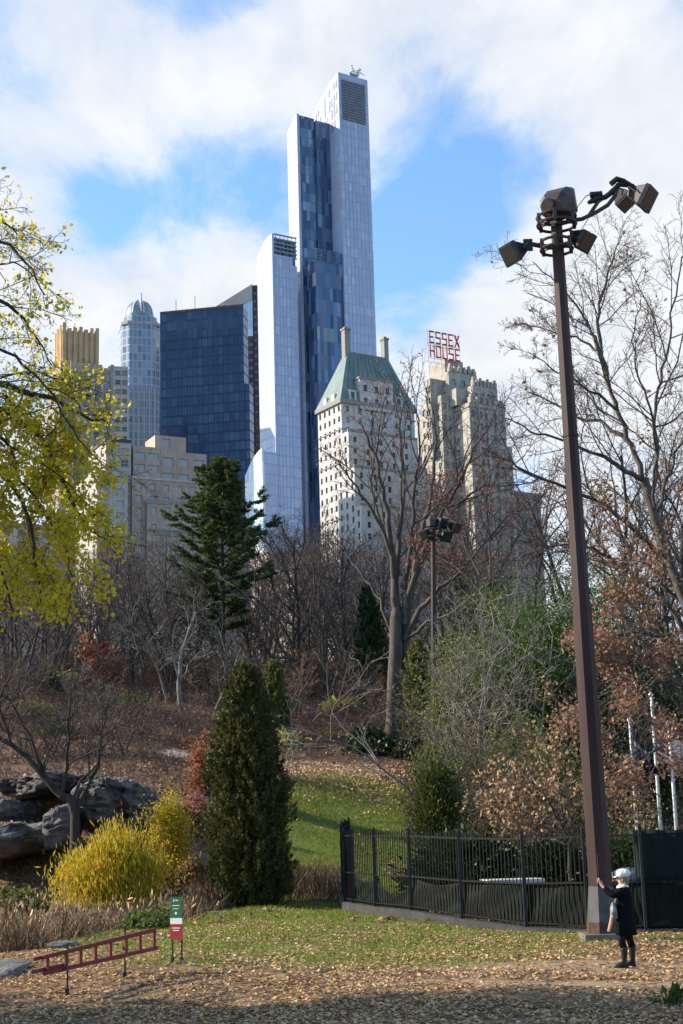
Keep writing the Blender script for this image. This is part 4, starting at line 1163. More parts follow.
# ------------------------------------------------------------------ big bare tree in the middle
CFG_BIG = dict(levels=4, n=[0, 8, 6, 4], start=[0, .3, .15, .1], ang=[0, 34, 42, 45], ratio=[0, .42, .45, .5], step=[1, 1.0, .6, .45], wig=[0, .1, .14, .17], up=[0, .05, .05, .03], rmin=.01, slim=.014, out=[0, .2, .15, .1])
D0 = 84; b = G(394, D0, -.2); b.z = P(394, 742, D0).z - .4
q = lambda px, py, d=D0: P(px, py, d)
t = Tree(51, CFG_BIG)
t.limb([b, q(394, 690), q(396, 640), q(397, 615)], .42, .36, 0, sprout=False, wig=.02)
t.limb([b + Vector((.15, .1, 0)), q(402, 690, D0+.5), q(405, 640, D0+.4), q(406, 610, D0)], .34, .3, 0, sprout=False, wig=.02)
LB = [([(397,622),(395,590),(391,545),(385,500),(374,455),(362,425)], .3, .05, 0), ([(396,600),(397,560),(402,510),(404,470),(398,420),(395,400)], .2, .04, 1.5),
      ([(405,625),(411,590),(418,550),(430,500),(436,450),(433,410)], .25, .05, .5), ([(405,610),(416,570),(432,530),(455,490),(474,450),(490,425)], .2, .04, -1),
      ([(404,640),(420,608),(440,588),(462,568),(490,540),(516,505)], .18, .035, -1.5), ([(408,600),(424,560),(446,520),(470,495),(498,478),(525,455)], .16, .03, 1),
      ([(396,575),(384,535),(366,500),(350,478),(338,460)], .14, .03, -1), ([(393,560),(380,520),(372,480),(380,440),(384,415)], .13, .03, 2),
      ([(406,640),(428,622),(455,610),(478,592),(500,580)], .12, .03, -2), ([(395,640),(380,600),(362,575),(345,555),(328,548)], .1, .025, 1.5),
      ([(404,590),(412,540),(414,490),(420,440),(414,405)], .16, .03, -1.5)]
for pts, r0, r1, dd in LB:
    n = len(pts); t.limb([q(x, y, D0 + dd * (i / (n - 1)) * 2.5) for i, (x, y) in enumerate(pts)], r0, r1, 1)
root = empty('bare_tree', b); tag(root, 'large forked bare tree with fanning limbs standing before white hotel', 'tree')
t.build(root, M['bark_grey'], M['twig_wood'], 2, b)
def sel_red(S):
    xs = np.array([proj(p)[0] for p in S[:, 0:3]]); ys = np.array([proj(p)[1] for p in S[:, 0:3]])
    return ((xs > 425) & (ys > 470) & (ys < 560)) | ((xs < 420) & (ys < 470) & (np.random.default_rng(1).uniform(size=len(xs)) < .3))
lp = t.leaf_points(3, 800, b, RNG, sel_red, .1)
link('leaves', leaf_mesh('leaves', lp, .1, RNG, 1.5), M['leaf_red'], root)
# reddish maple beside it
def maple():
    D = 80; b = G(520, D); root = empty('maple_tree', b); tag(root, 'small maple with sparse dull red leaves right of second lamp pole', 'tree')
    t = Tree(61, dict(CFG_BIG, n=[0, 9, 6, 4]))
    t.limb([b, P(505, 640, D), P(490, 590, D)], .2, .14, 0, sprout=False)
    for pts in ([(490,590),(470,555),(452,520),(440,495)], [(490,590),(490,545),(486,505),(492,470)], [(492,592),(510,550),(530,515),(545,490)], [(488,600),(465,575),(445,560),(425,545)], [(492,596),(520,570),(545,550),(560,540)]):
        t.limb([P(x, y, D + i * .5) for i, (x, y) in enumerate(pts)], .09, .025, 1)
    t.build(root, M['bark_grey'], M['twig_wood'], 2, b)
    lp = t.leaf_points(3, 2400, b, RNG, None, .12)
    link('leaves', leaf_mesh('leaves', lp, .085, RNG, 1.4), M['leaf_red'], root)
maple()

# ------------------------------------------------------------------ big oak at right, half out of frame
D0 = 47
CFG_OAK = dict(levels=4, n=[0, 15, 9, 6], start=[0, .22, .12, .1], ang=[0, 42, 45, 48], ratio=[0, .36, .45, .5], step=[1, .8, .5, .35], wig=[0, .13, .17, .2], up=[0, .03, .04, .02], rmin=.0065, slim=.012, out=[0, .15, .1, .05])
t = Tree(71, CFG_OAK); q = lambda px, py, d=D0: P(px, py, d)
b = G(712, D0, -.2)
t.limb([b, q(708, 760), q(704, 680), q(692, 620)], .27, .2, 0, sprout=False, wig=.02)
t.limb([q(692, 620), q(672, 570), q(655, 520), q(645, 480)], .17, .13, 0, sprout=False, wig=.02)
LB = [([(645,485),(632,445),(618,410),(607,375),(594,340),(580,310),(556,282),(533,262)], .1, .015, 0, 0), ([(607,375),(598,330),(603,295),(612,262),(622,235)], .08, .015, 1, 0),
      ([(652,500),(656,450),(655,410),(664,370),(672,325),(680,270),(690,240)], .08, .018, 2, 0), ([(645,480),(618,466),(590,452),(560,440),(530,430),(505,418)], .09, .016, -1.5, 0),
      ([(668,560),(640,535),(610,508),(575,492),(540,478),(512,462),(482,448)], .1, .018, -2, 0), ([(632,445),(606,425),(580,418),(552,402),(530,392)], .08, .015, 1.5, 0),
      ([(690,640),(665,600),(640,580),(612,560),(585,548),(548,546),(520,540)], .09, .016, -2.5, 0), ([(655,520),(668,480),(680,445),(695,410)], .07, .018, 1, 0),
      ([(618,410),(590,390),(560,372),(528,352)], .06, .012, -1, 0), ([(597.5,350),(575,338),(548,332),(520,322)], .05, .012, 1, 0), ([(655,520),(654,470),(652,420),(640,380),(634,340),(640,300)], .06, .014, -2, 0),
      ([(695,660),(670,640),(640,632),(610,640),(590,652)], .1, .02, -2, 0), ([(700,700),(670,680),(640,690),(610,700),(575,715)], .09, .02, -2.5, 0), ([(702,740),(680,735),(650,752),(618,762)], .08, .02, -3, 0),
      ([(690,600),(715,540),(730,470),(745,400)], .2, .04, 2, 0), ([(700,640),(740,600),(780,570)], .15, .03, 2, 0)]
for pts, r0, r1, dd, _ in LB:
    n = len(pts); t.limb([q(x, y, D0 + dd * (i / (n - 1)) * 1.6) for i, (x, y) in enumerate(pts)], r0, r1, 1, wig=.04)
root = empty('oak_tree', b); tag(root, 'big oak with clinging brown leaves and bare top at right edge', 'tree')
t.build(root, M['bark_grey'], M['twig_wood'], 2, b)
Sx = np.array(t.seg); pr = np.array([proj(p) for p in Sx[:, 0:3]])
keepr = np.random.default_rng(4)
cl_ = np.array([math.sin(x * .045 + 1.2) * math.cos(y * .05 + .5) for x, y in pr])
def oak_sel(S):
    p = np.array([proj(a) for a in S[:, 0:3]]); x, y = p[:, 0], p[:, 1]
    n_ = np.sin(x * .06 + 1) * np.cos(y * .055) + np.sin(x * .13 + y * .1) * .5
    return (((y > 475) & (y < 660) & (x > 598 - (y - 475) * .05) & (n_ > -.45)) | ((y > 610) & (y < 790) & (x > 545) & (n_ > .15)) | ((y > 420) & (y < 480) & (x > 610) & (n_ > .5)))
lp = t.leaf_points(2, 14500, b, RNG, oak_sel, .16)
link('leaves', leaf_mesh('leaves', lp, .075, RNG, 1.6), M['leaf_brown'], root)
lp = t.leaf_points(3, 170, b, RNG, lambda S: np.array([proj(a)[1] for a in S[:, 0:3]]) < 450, .05)
link('leaves', leaf_mesh('leaves', lp, .1, RNG, 1.6), M['leaf_brown'], root)

# beech with tan leaves inside the fence
D0 = 41; b = G(575, D0)
t = Tree(81, dict(CFG_OAK, n=[0, 9, 6, 4]))
q = lambda px, py, d=D0: P(px, py, d)
t.limb([b, q(572, 870), q(566, 830)], .06, .05, 0, sprout=False)
for pts in ([(566,835),(545,800),(525,785),(500,772)], [(566,840),(540,820),(512,806),(485,800)], [(566,830),(558,790),(548,768),(540,750)], [(566,835),(580,800),(596,778),(610,765)], [(566,845),(540,838),(515,832),(495,828)], [(567,840),(590,820),(612,806),(636,800)], [(567,850),(600,846),(628,838),(650,836)], [(567, 830), (556, 812), (540, 796), (520,790)]):
    t.limb([q(x, y, D0 + .5 * i) for i, (x, y) in enumerate(pts)], .035, .01, 1, wig=.03)
root = empty('beech_tree', b); tag(root, 'low young beech full of curled tan leaves inside iron fence', 'tree')
t.build(root, M['bark_dark'], M['twig_tan'], 2, b)
lp = t.leaf_points(1, 2300, b, RNG, lambda S: np.array([proj(a)[1] for a in S[:, 0:3]]) < 832, .24)
link('leaves', leaf_mesh('leaves', lp, .078, RNG, 1.5), M['leaf_tan'], root)

# ------------------------------------------------------------------ yellow-leaved tree at left edge
D0 = 23
CFG_Y = dict(levels=4, n=[0, 11, 7, 5], start=[0, .2, .15, .1], ang=[0, 40, 45, 45], ratio=[0, .27, .42, .5], step=[1, .4, .25, .2], wig=[0, .13, .16, .2], up=[0, -.03, -.06, -.06], rmin=.004, slim=.011)
t = Tree(91, CFG_Y); q = lambda px, py, d=D0: P(px, py, d)
b = G(-190, D0 + 1, -.2)
t.limb([b, q(-185, 800), q(-175, 600), q(-150, 430)], .32, .22, 0, sprout=False, wig=.02)
LB = [([(-150,430),(-80,385),(-20,380),(30,392),(70,408),(108,424)], .11, .012, 0), ([(-152,440),(-90,400),(-30,402),(10,416),(40,440),(64,480),(80,520)], .1, .012, .5),
      ([(-150,420),(-100,340),(-40,300),(0,300),(30,330),(52,365)], .08, .01, 1), ([(-148,400),(-110,300),(-60,240),(-15,235),(25,262),(45,295)], .07, .01, -1),
      ([(-155,470),(-90,430),(-40,440),(0,470),(25,510),(36,560),(40,600)], .08, .01, -.6), ([(-155,500),(-100,480),(-50,500),(-15,540),(5,580),(12,620)], .07, .01, .8),
      ([(-150,430),(-80,395),(-20,388),(20,410),(48,445),(66,490),(92,530),(118,545)], .05, .008, .4), ([(-152,440),(-90,425),(-30,418),(5,440),(22,480),(50,520),(68,560),(72,590)], .05, .008, -.8),
      ([(-150,425),(-110,375),(-60,350),(-20,340),(15,360),(45,385),(80,440),(108,470)], .05, .008, -1.2), ([(-146,380),(-120,310),(-80,250),(-30,222),(5,225),(28,240)], .06, .008, 1.2),
      ([(-149,410),(-100,360),(-40,310),(-10,270),(20,265),(48,290)], .04, .008, 1.5), ([(-150,428),(-70,392),(-10,382),(30,372),(62,382),(92,398)], .04, .008, 1.8), ([(-150,460),(-100,440),(-60,470),(-30,520),(-20,570)], .06, .01, 1.5), ([(-160,380),(-230,300),(-300,290),(-360,330)], .1, .02, 1), ([(-165,420),(-240,420),(-310,460)], .1, .02, -1), ([(-152,400),(-160,280),(-170,150)], .12, .02, 0)]
for pts, r0, r1, dd in LB:
    n = len(pts); t.limb([q(x, y, D0 + dd * (i / (n - 1)) * 1.2) for i, (x, y) in enumerate(pts)], r0, r1, 1, wig=.02)
root = empty('yellow_tree', b); tag(root, 'tree with bright yellow autumn leaves reaching in from left edge', 'tree')
t.build(root, M['bark_dark'], M['bark_dark'], 2, b)
def ysel(S):
    p = np.array([proj(a) for a in S[:, 0:3]]); x, y = p[:, 0], p[:, 1]
    u = np.random.default_rng(9).uniform(size=len(x))
    prob = np.interp(y, [150, 230, 300, 400, 440, 480, 590, 625], [.02, .07, .12, .2, .65, 1, 1, .0]) * np.interp(x, [60, 96, 116, 130], [1, .85, .3, 0])
    return u < prob
lp = t.leaf_points(3, 18500, b, RNG, ysel, .1)
link('leaves', leaf_mesh('leaves', lp, .058, RNG, 1.2, svar=.5), M['leaf_yellow'], root)

# ------------------------------------------------------------------ small leaning tree and saplings at left
D0 = 50; b = G(72, D0, -.2); q = lambda px, py, d=D0: P(px, py, d)
t = Tree(95, dict(CFG_PALE, levels=3, n=[5, 6, 4]))
t.limb([b, q(75, 815), q(60, 795), q(38, 770), q(12, 745), q(-25, 725)], .2, .06, 0, wig=.03)
t.limb([q(60, 795), q(45, 776), q(30, 740), q(14, 708), q(-5, 690)], .08, .03, 0, wig=.03)
t.limb([q(75, 815), q(86, 790), q(97, 765), q(102, 730), q(108, 700)], .09, .025, 0, wig=.03)
root = empty('leaning_tree', b); tag(root, 'dark forked bare tree leaning left over rock outcrop', 'tree')
t.build(root, M['bark_dark'], M['twig_wood'], 2, b)
D0 = 92; b = G(100, D0)
t = Tree(96, CFG_PALE); t.grow(b, Vector((0, 0, 1)), 3.6, .05, 0)
root = empty('orange_sapling', b); tag(root, 'small sapling with faded orange leaves on left hillside', 'tree')
t.build(root, M['bark_grey'], M['twig_wood'], 2, b)
lp = t.leaf_points(1, 520, b, RNG, None, .12); link('leaves', leaf_mesh('leaves', lp, .16, RNG, 1.4), M['leaf_orange'], root)

# off-frame trees to the left: their shade falls across the foreground and the left slope
CFG_EV = dict(CFG_WOOD, levels=3, n=[16, 8, 6])
for i, (x, y, h, s_) in enumerate([(-20, 21.3, 13, 1), (-27, 22.0, 16, 2), (-34, 23.6, 20, 3), (-15.5, 19.8, 9, 4), (-12.0, 20.0, 7.5, 5)]):
    b = Vector((x, y, Hz(x, y) - .2)); root = empty('evergreen_tree', b)
    tag(root, 'dark evergreen standing outside the left edge of the photo', 'tree', 'evergreens beyond the left edge')
    t = Tree(200 + i, CFG_EV); t.grow(b, Vector((0, 0, 1)), h, .25, 0); t.build(root, M['bark_grey'], M['twig_wood'], 2, b)
    lp = t.leaf_points(2, 5000, b, RNG, None, .3); link('leaves', leaf_mesh('leaves', lp, .32, RNG, 1.6), M['pine'], root)
for i, (x, y) in enumerate([(-47, 88), (-52, 76), (-56, 96)]):
    o = copy_tree(protos[i]); o.location = (x, y, Hz(x, y)); o.scale = (1.1, 1.1, 1.1)
    tag(o, 'bare tree standing outside the left edge of the photo', 'tree', 'bare trees beyond the left edge')

# ------------------------------------------------------------------ conical cedar
def columnar(name, label, px, D, topy, halfw_px, mat, n, leaf, seed, boty=None, spray=26, cat='tree', taper=.75, elong=2.2):
    rng = np.random.default_rng(seed)
    b = G(px, D, -.1)
    if boty: b.z = P(px, boty, D).z - .1
    h = P(px, topy, D).z - b.z; Rm = halfw_px / F * D
    root = empty(name, b); tag(root, label, cat)
    mb = MB(); mb.tube([(0, 0, 0), (0, 0, h * .95)], [Rm * .12, .02], 7); mb.build('trunk', M['bark_dark'], root)
    # sprays: little upward plumes set on a lumpy column
    m = n // spray
    t = rng.uniform(0, 1, m) ** .85
    az = rng.uniform(0, 2 * math.pi, m)
    prof = np.interp(t, [0, .05, .15, .45, .75, .92, 1], [.7, .85, .98, .9, .6, .32, .04])
    lump = 1 + .16 * np.sin(az * 3 + t * 17) + .14 * np.sin(az * 5 - t * 31 + 1.3) + rng.normal(size=m) * .12
    rr = Rm * prof * lump * rng.uniform(.55, 1.02, m) ** .5
    c = np.stack([rr * np.cos(az), rr * np.sin(az), t * h * .97], 1)
    out = np.stack([np.cos(az), np.sin(az), np.full(m, 1.5)], 1)
    out = unit(out + rng.normal(size=(m, 3)) * .35)
    k = np.repeat(np.arange(m), spray); L = Rm * .34 * rng.uniform(.5, 1.3, m)
    s_ = rng.uniform(0, 1, len(k))
    p = c[k] + out[k] * (s_ * L[k])[:, None] + rng.normal(size=(len(k), 3)) * (Rm * .05 * (1.3 - s_))[:, None]
    link('foliage', leaf_mesh('foliage', p, leaf, rng, elong, dirs=out[k] + rng.normal(size=(len(k), 3)) * .5), mat, root)
    # dark core so that the column is not see-through
    k2 = rng.uniform(0, 1, n // 5); a2 = rng.uniform(0, 6.28, n // 5); r2 = Rm * np.interp(k2, [0, .15, .5, .8, 1], [.5, .75, .7, .42, .05]) * np.sqrt(rng.uniform(0, 1, n // 5))
    link('inner_twigs', leaf_mesh('inner_twigs', np.stack([r2*np.cos(a2), r2*np.sin(a2), k2*h*.93], 1), leaf * 2.2, rng, 1.6), mat, root)
    return root
columnar('cedar_tree', 'tall conical dark green cedar in the middle of the lawn edge', 247, 46, 666, 37, M['cedar'], 120000, .034, 301, 908, spray=60, elong=3.2)

columnar('juniper_shrub', 'pale grey-green juniper just behind conical cedar', 276, 84, 660, 15, M['green_olive'], 14000, .07, 303, 745, cat='shrub')
columnar('spruce_tree', 'small dark spruce left of the big bare tree', 376, 98, 585, 16, M['pine'], 16000, .08, 304, 705)
columnar('juniper_shrub', 'olive juniper right of the big bare tree trunk', 424, 82, 640, 16, M['green_olive'], 14000, .07, 305, 745, cat='shrub')

# ------------------------------------------------------------------ tall pine
def pine(px, D, topy, boty, label, seed):
    rng = np.random.default_rng(seed); r = random.Random(seed)
    b = P(px, boty, D); h = P(px, topy, D).z - b.z
    root = empty('pine_tree', b); tag(root, label, 'tree')
    mb = MB(); mb.tube([(0, 0, -.5), (.1, 0, h * .5), (0, 0, h * .98)], [.27, .18, .03], 8); mb.build('trunk', M['bark_dark'], root)
    segs = []; tp = []; td = []
    nw = 15
    for w in range(nw):
        t = .26 + .72 * w / (nw - 1)
        env = np.interp(t, [.25, .4, .52, .66, .8, .92, 1], [2.4, 3.1, 3.6, 3.5, 2.3, 1.2, .35])
        nb = r.randint(5, 7); a0 = r.uniform(0, 6.28)
        for k in range(nb):
            a = a0 + 6.28 * k / nb + r.uniform(-.35, .35); L = env * r.uniform(.5, 1.2)
            p = Vector((0, 0, t * h)); d = Vector((math.cos(a), math.sin(a), np.interp(t, [.3, 1], [.02, .9]))).normalized()
            n = 7; pts = [p]
            for i in range(n):
                d = (d + Vector((r.gauss(0, .05), r.gauss(0, .05), .045 + r.gauss(0, .03)))).normalized()
                p2 = p + d * L / n; ra = .06 * (1 - i / n) + .012
                segs.append((*p, *p2, ra, ra * .85)); p = p2; pts.append(p)
                if i >= 1:
                    for q_ in range(3):    # side shoots, thick with needles
                        s_ = rot_about(d, R_(r.uniform(30, 60)), r.uniform(0, 6.28)); s_.z = abs(s_.z) * .2 + .08; s_.normalize()
                        l2 = L * .16 * r.uniform(.6, 1.4) + .15; e = p + s_ * l2
                        segs.append((*p, *e, .016, .01))
                        m = int(58 + 34 * l2)
                        for j in range(m):
                            f = r.random(); tp.append(p.lerp(e, .2 + .9 * f)); td.append((s_.x * .9, s_.y * .9, s_.z + .15))
    link('branches', seg_mesh('branches', segs, 5), M['bark_dark'], root)
    tp = np.array(tp) + rng.normal(size=(len(tp), 3)) * np.array([.07, .07, .04])
    link('needles', leaf_mesh('needles', tp, 0.05, rng, 5.5, dirs=np.array(td) + rng.normal(size=(len(tp), 3)) * .75), M['pine_lit'], root)
    return root
M['pine_lit'] = leaf_mat('pine_lit', [(.045, .07, .02), (.065, .095, .025), (.095, .125, .035), (.055, .08, .024)], .25)
pine(222, 100, 460, 690, 'tall dark green pine with layered branches before navy office block', 401)

# ------------------------------------------------------------------ shrubs
def bush(name, label, px, D, boty, w_px, h_px, mat, n, leaf, seed, elong=1.5, stem='twig_wood', dep=None, cat='shrub', clumps=60, droop=0, group=None, fill=.6, dirs_up=None):
    rng = np.random.default_rng(seed)
    b = G(px, D, -.05)
    if boty is not None: b.z = P(px, boty, D).z
    s = D / F / math.cos(R_(8)); W2 = w_px * s / 2; Hh = h_px * s; Dp = dep if dep else W2 * .8
    root = empty(name, b); tag(root, label, cat, group)
    a = rng.uniform(0, 6.28, clumps); ph = np.arccos(rng.uniform(-.25, 1, clumps)); rad = rng.uniform(fill, 1, clumps)
    c = np.stack([W2 * rad * np.sin(ph) * np.cos(a), Dp * rad * np.sin(ph) * np.sin(a), Hh * (.22 + .7 * np.clip(rad * np.cos(ph), -.2, 1))], 1)
    k = rng.integers(0, clumps, n); sz = (W2 * .2 + Hh * .08) * rng.uniform(.5, 1.3, clumps)
    p = c[k] + rng.normal(size=(n, 3)) * sz[k][:, None] * np.array([.6, .6, .55])
    if droop: p[:, 2] -= droop * np.abs(rng.normal(size=n)) * Hh * .3
    p[:, 2] = np.maximum(p[:, 2], .02)
    dirs = None
    if droop: dirs = np.tile([0.1, 0, -1.0], (n, 1))
    if dirs_up: dirs = unit(p * np.array([1, 1, .3])) + np.array([0, 0, dirs_up])
    link('foliage', leaf_mesh('foliage', p, leaf, rng, elong, dirs=dirs), mat, root)
    segs = []
    for i in range(clumps):
        e = c[i] ; m1 = e * np.array([.45, .45, .55]) + rng.normal(size=3) * .08
        segs.append((*(rng.normal(size=3) * np.array([.1, .1, 0])), *m1, .022, .014)); segs.append((*m1, *e, .014, .007))
    link('stem', seg_mesh('stem', segs, 4), M[stem], root)
    return root
bush('willow_shrub', 'broad yellow weeping shrub beside the reeds below rock outcrop', 110, 46, 903, 94, 84, M['leaf_willow'], 27000, .034, 501, 5.2, 'twig_tan', None, clumps=140, droop=.6, fill=.35)
bush('yellow_shrub', 'tall yellow shrub between weeping shrub and conical cedar', 168, 50, 890, 40, 100, M['leaf_willow'], 6500, .05, 502, 1.8, 'twig_tan', clumps=50)
bush('yew_shrub', 'tall loose olive green yew at left end of fence', 436, 47, 850, 44, 120, M['yew'], 11000, .05, 302, 2.4, 'twig_tan', clumps=90, fill=.25, dirs_up=.8)
bush('red_shrub', 'bright orange-red shrub behind left side of conical cedar', 209, 64, 795, 34, 62, M['leaf_orange'], 4200, .07, 503, 1.5, clumps=40)
bush('red_shrub', 'dull purple-red bush between yellow shrub and conical cedar', 197, 58, 842, 30, 52, M['leaf_red'], 3000, .06, 504, 1.5, clumps=40)
bush('red_shrub', 'low orange bush on slope beneath pale leaning tree', 188, 78, 765, 34, 24, M['leaf_orange'], 900, .11, 505, 1.5, clumps=26)
bush('fern_clump', 'pale yellow-green shrub beside path, right of cedar', 296, 82, 760, 38, 28, M['fern'], 1500, .13, 506, 2.6, dirs_up=.6, clumps=30)
bush('fern_clump', 'small yellow-green shrub left of dark laurel near path', 331, 84, 756, 26, 26, M['fern'], 650, .13, 507, 2.6, dirs_up=.6, clumps=22)
bush('laurel_shrub', 'dark green laurel at foot of big bare tree', 375, 81, 768, 52, 40, M['green_dark'], 5200, .13, 508, 1.8, clumps=60)
bush('laurel_shrub', 'dark glossy laurel right of the big tree trunk', 412, 80, 770, 34, 36, M['green_dark'], 2600, .13, 509, 1.8, clumps=40)
bush('rhododendron', 'long dark green rhododendron behind left part of fence', 470, 43, 905, 120, 66, M['green_dark'], 11000, .08, 510, 2.4, clumps=110, dirs_up=.3)
bush('rhododendron', 'dark rhododendron behind fence left of lamp pole', 552, 42, 900, 80, 52, M['green_dark'], 7000, .08, 511, 2.4, clumps=70, dirs_up=.3)
bush('rhododendron', 'low mixed green bush behind fence left of green awning', 622, 43, 900, 62, 70, M['green_mid'], 6000, .07, 512, 2, clumps=70)
# the green thicket at right
for (nm, lb, px, D, by, wv, hv, mt, n_, lf, cl) in [
    ('bamboo_thicket', 'bright green bamboo-like thicket right of second lamp pole', 515, 70, 760, 130, 185, 'green_bright', 19000, .07, 170),
    ('evergreen_shrub', 'yellow-olive tall shrub at second lamp pole', 470, 66, 800, 90, 165, 'green_olive', 22000, .07, 120),
    ('evergreen_shrub', 'mid green tall shrub left of near lamp pole, below red maple', 560, 67, 790, 90, 220, 'green_mid', 26000, .075, 150),
    ('evergreen_tree', 'dark evergreen behind the three flagpoles', 648, 66, 840, 130, 220, 'green_dark', 30000, .085, 170),
    ('evergreen_tree', 'dark green conifer mass right of near lamp pole above flagpoles', 612, 76, 780, 120, 240, 'green_mid', 26000, .085, 160),
    ('evergreen_shrub', 'dark olive shrub low behind fence under near lamp pole', 535, 56, 845, 120, 130, 'green_olive', 17000, .065, 120),
    ('evergreen_shrub', 'dark shrub low behind fence right of columnar yew', 475, 54, 850, 66, 100, 'green_mid', 9000, .065, 80)]:
    bush(nm, lb, px, D, by, wv, hv, M[mt], n_, lf, 600 + px, 2.0, 'twig_tan', None, 'tree' if 'tree' in nm else 'shrub', cl, fill=.35)
# tan thin brush in front of the thicket
for i, (px, D, h, lb) in enumerate([(500, 51, 5.6, 'loose tan brush rising behind fence near slender sapling'), (545, 49, 5.0, 'loose tan brush behind fence just left of near lamp pole'), (640, 52, 4.5, 'loose bare brush among the flagpoles'), (445, 62, 3.6, 'tan bare brush right of columnar yew')]):
    b = G(px, D); root = empty('bare_shrub', b); tag(root, lb, 'shrub'); t = Tree(700 + i, dict(CFG_PALE, n=[9, 6, 5], up=[.01, .02, 0], rmin=.007))
    for k in range(9): t.grow(b + Vector((t.r.uniform(-1, 1), t.r.uniform(-.6, .6), 0)), Vector((t.r.uniform(-.45, .45), t.r.uniform(-.3, .3), 1)).normalized(), h * t.r.uniform(.5, .9), .035, 0)
    t.build(root, M['twig_wood'], M['twig_tan'], 1, b, ('stem', 'twigs'))
for i, (px, D, w2, h2, mt, lb) in enumerate([(25, 84, 60, 16, 'green_olive', 'olive low cover on left hillside, below dark hillside shrub'), (130, 88, 46, 14, 'green_mid', 'small green ground cover below the orange sapling'), (345, 92, 44, 14, 'fern', 'yellowish ground cover beyond path, left of spruce'), (310, 97, 50, 16, 'leaf_brown', 'russet low brush at the woodland edge right of tall pine'), (358, 101, 46, 18, 'leaf_brown', 'russet low brush in front of small dark spruce'), (40, 58, 60, 26, 'leaf_brown', 'rusty brown brush below bedrock ledge at left'), (20, 51, 70, 26, 'green_olive', 'olive brush between bedrock ledge and reeds at left'), (180, 52, 60, 40, 'leaf_brown', 'dull brown brush between yellow shrub and conical cedar foot')]):
    bush('low_brush', lb, px, D, None, w2, h2, M[mt], 1500, .09, 850 + i, 1.6, clumps=36)
# grey bare shrubs over the slope
bp_ = []
for i in range(4):
    root = empty('bare_shrub', (0, 0, 0)); t = Tree(750 + i, dict(CFG_PALE, n=[8, 6, 5], up=[.01, .02, 0], rmin=.009, ang=[55, 50, 50]))
    for k in range(6): t.grow(Vector((t.r.uniform(-.4, .4), t.r.uniform(-.4, .4), -.1)), Vector((t.r.uniform(-.6, .6), t.r.uniform(-.5, .5), 1)).normalized(), 3.6 * t.r.uniform(.5, 1), .035, 0)
    t.build(root, M['twig_wood'], M[('twig_rust', 'twig_wood', 'twig_tan', 'twig_rust')[i]], 1, None, ('stem', 'twigs')); bp_.append(root)
rs = random.Random(77); ub = set(); k = 0
for (p0, p1, d0, d1, n_) in ((-20, 240, 70, 104, 30), (285, 385, 88, 104, 10), (400, 480, 78, 96, 8)):
    for _ in range(n_):
        px, D = rs.uniform(p0, p1), rs.uniform(d0, d1); g_ = G(px, D)
        if path_mask(np.array([g_.x]), np.array([g_.y]), 3.0)[0] > 0: continue
        j = k % 4; k += 1; o = bp_[j] if j not in ub else copy_tree(bp_[j]); ub.add(j)
        sc = rs.uniform(.55, 1.15); o.location = g_; o.rotation_euler = (0, 0, rs.uniform(0, 6.28)); o.scale = (sc * 1.15, sc * 1.15, sc)
        tag(o, 'bare twiggy shrub growing on the brown wooded slope below the tree line', 'shrub', 'bare shrubs on the slope')
# foreground weed
bush('weed_plant', 'low leafy green weed at bottom right corner', 664, 21.4, 1021, 46, 34, M['green_mid'], 380, .06, 801, 2.2, clumps=22, cat='plant', dirs_up=.5)
bush('ground_ivy', 'patch of bright green ground plants behind sign post', 150, 37, 930, 48, 20, M['green_bright'], 2200, .06, 802, 1.3, dep=1.2, clumps=40, cat='plant')
bush('ground_ivy', 'low green plants on left hillside', 62, 80, 742, 60, 16, M['green_mid'], 1500, .12, 803, 1.4, clumps=40, cat='plant')
bush('fern_clump', 'yellowish low shrub on left hillside crest', 62, 96, 690, 44, 16, M['fern'], 420, .14, 804, 1.6, clumps=24)
bush('dark_shrub', 'dark brown-green shrub on hillside at left', 50, 92, 700, 34, 30, M['green_dark'], 900, .14, 805, 1.6, clumps=30)

# ------------------------------------------------------------------ reeds, grass, litter, brush: uncountable
rng = np.random.default_rng(900)
def scatter(n, pxr, Dr, dens=None):
    D = np.sqrt(rng.uniform(Dr[0] ** 2, Dr[1] ** 2, n)); px = rng.uniform(pxr[0], pxr[1], n)
    v0, v1 = ray(0, 840), ray(683, 840)
    x = (v0.x / v0.y + (v1.x / v1.y - v0.x / v0.y) * px / 683) * D
    if dens is not None:
        k = rng.uniform(size=n) < dens(x, D); x, D, px = x[k], D[k], px[k]
    return x, D, px
# reed bed
x, y, px = scatter(10500, (-30, 240), (31.5, 46), lambda x, y: .35 + .65 * (np.sin(x * 1.7 + y * .6) * np.cos(y * 1.1 - x * .5) > -.2))
edge = np.interp(px, [-30, 30, 100, 160, 200, 240], [29.5, 31, 35.5, 39, 42, 45])
k = (y > edge + .4); x, y, px = x[k], y[k], px[k]
keep = rng.uniform(size=len(x)) < np.interp(px, [-30, 90, 150, 220], [1, 1, .5, .35]); x, y, px = x[keep], y[keep], px[keep]
z = Hs(x, y)
hgt = np.interp(px, [-30, 100, 240], [1.45, 1.0, .9]) .__mul__(.72) * rng.uniform(.45, 1.25, len(x)) * (1 + .25 * np.sin(x * 2.1 + y) * np.cos(y * 1.3))
o = link('reeds', blade_mesh('reeds', np.stack([x, y, z], 1), hgt, .026, rng, .42), M['reed']); tag(o, 'brown dry reed bed at left edge of the lawn', 'reeds', None, 'stuff')
hd = rng.integers(0, len(x), 1100); pp = np.stack([x[hd], y[hd], z[hd] + hgt[hd] * .98], 1)
o = link('reed_heads', leaf_mesh('reed_heads', pp, .055, rng, 3.2, dirs=np.tile([0, 0, 1.0], (len(hd), 1))), M['litter']); tag(o, 'pale seed heads on the reeds', 'reeds', None, 'stuff')
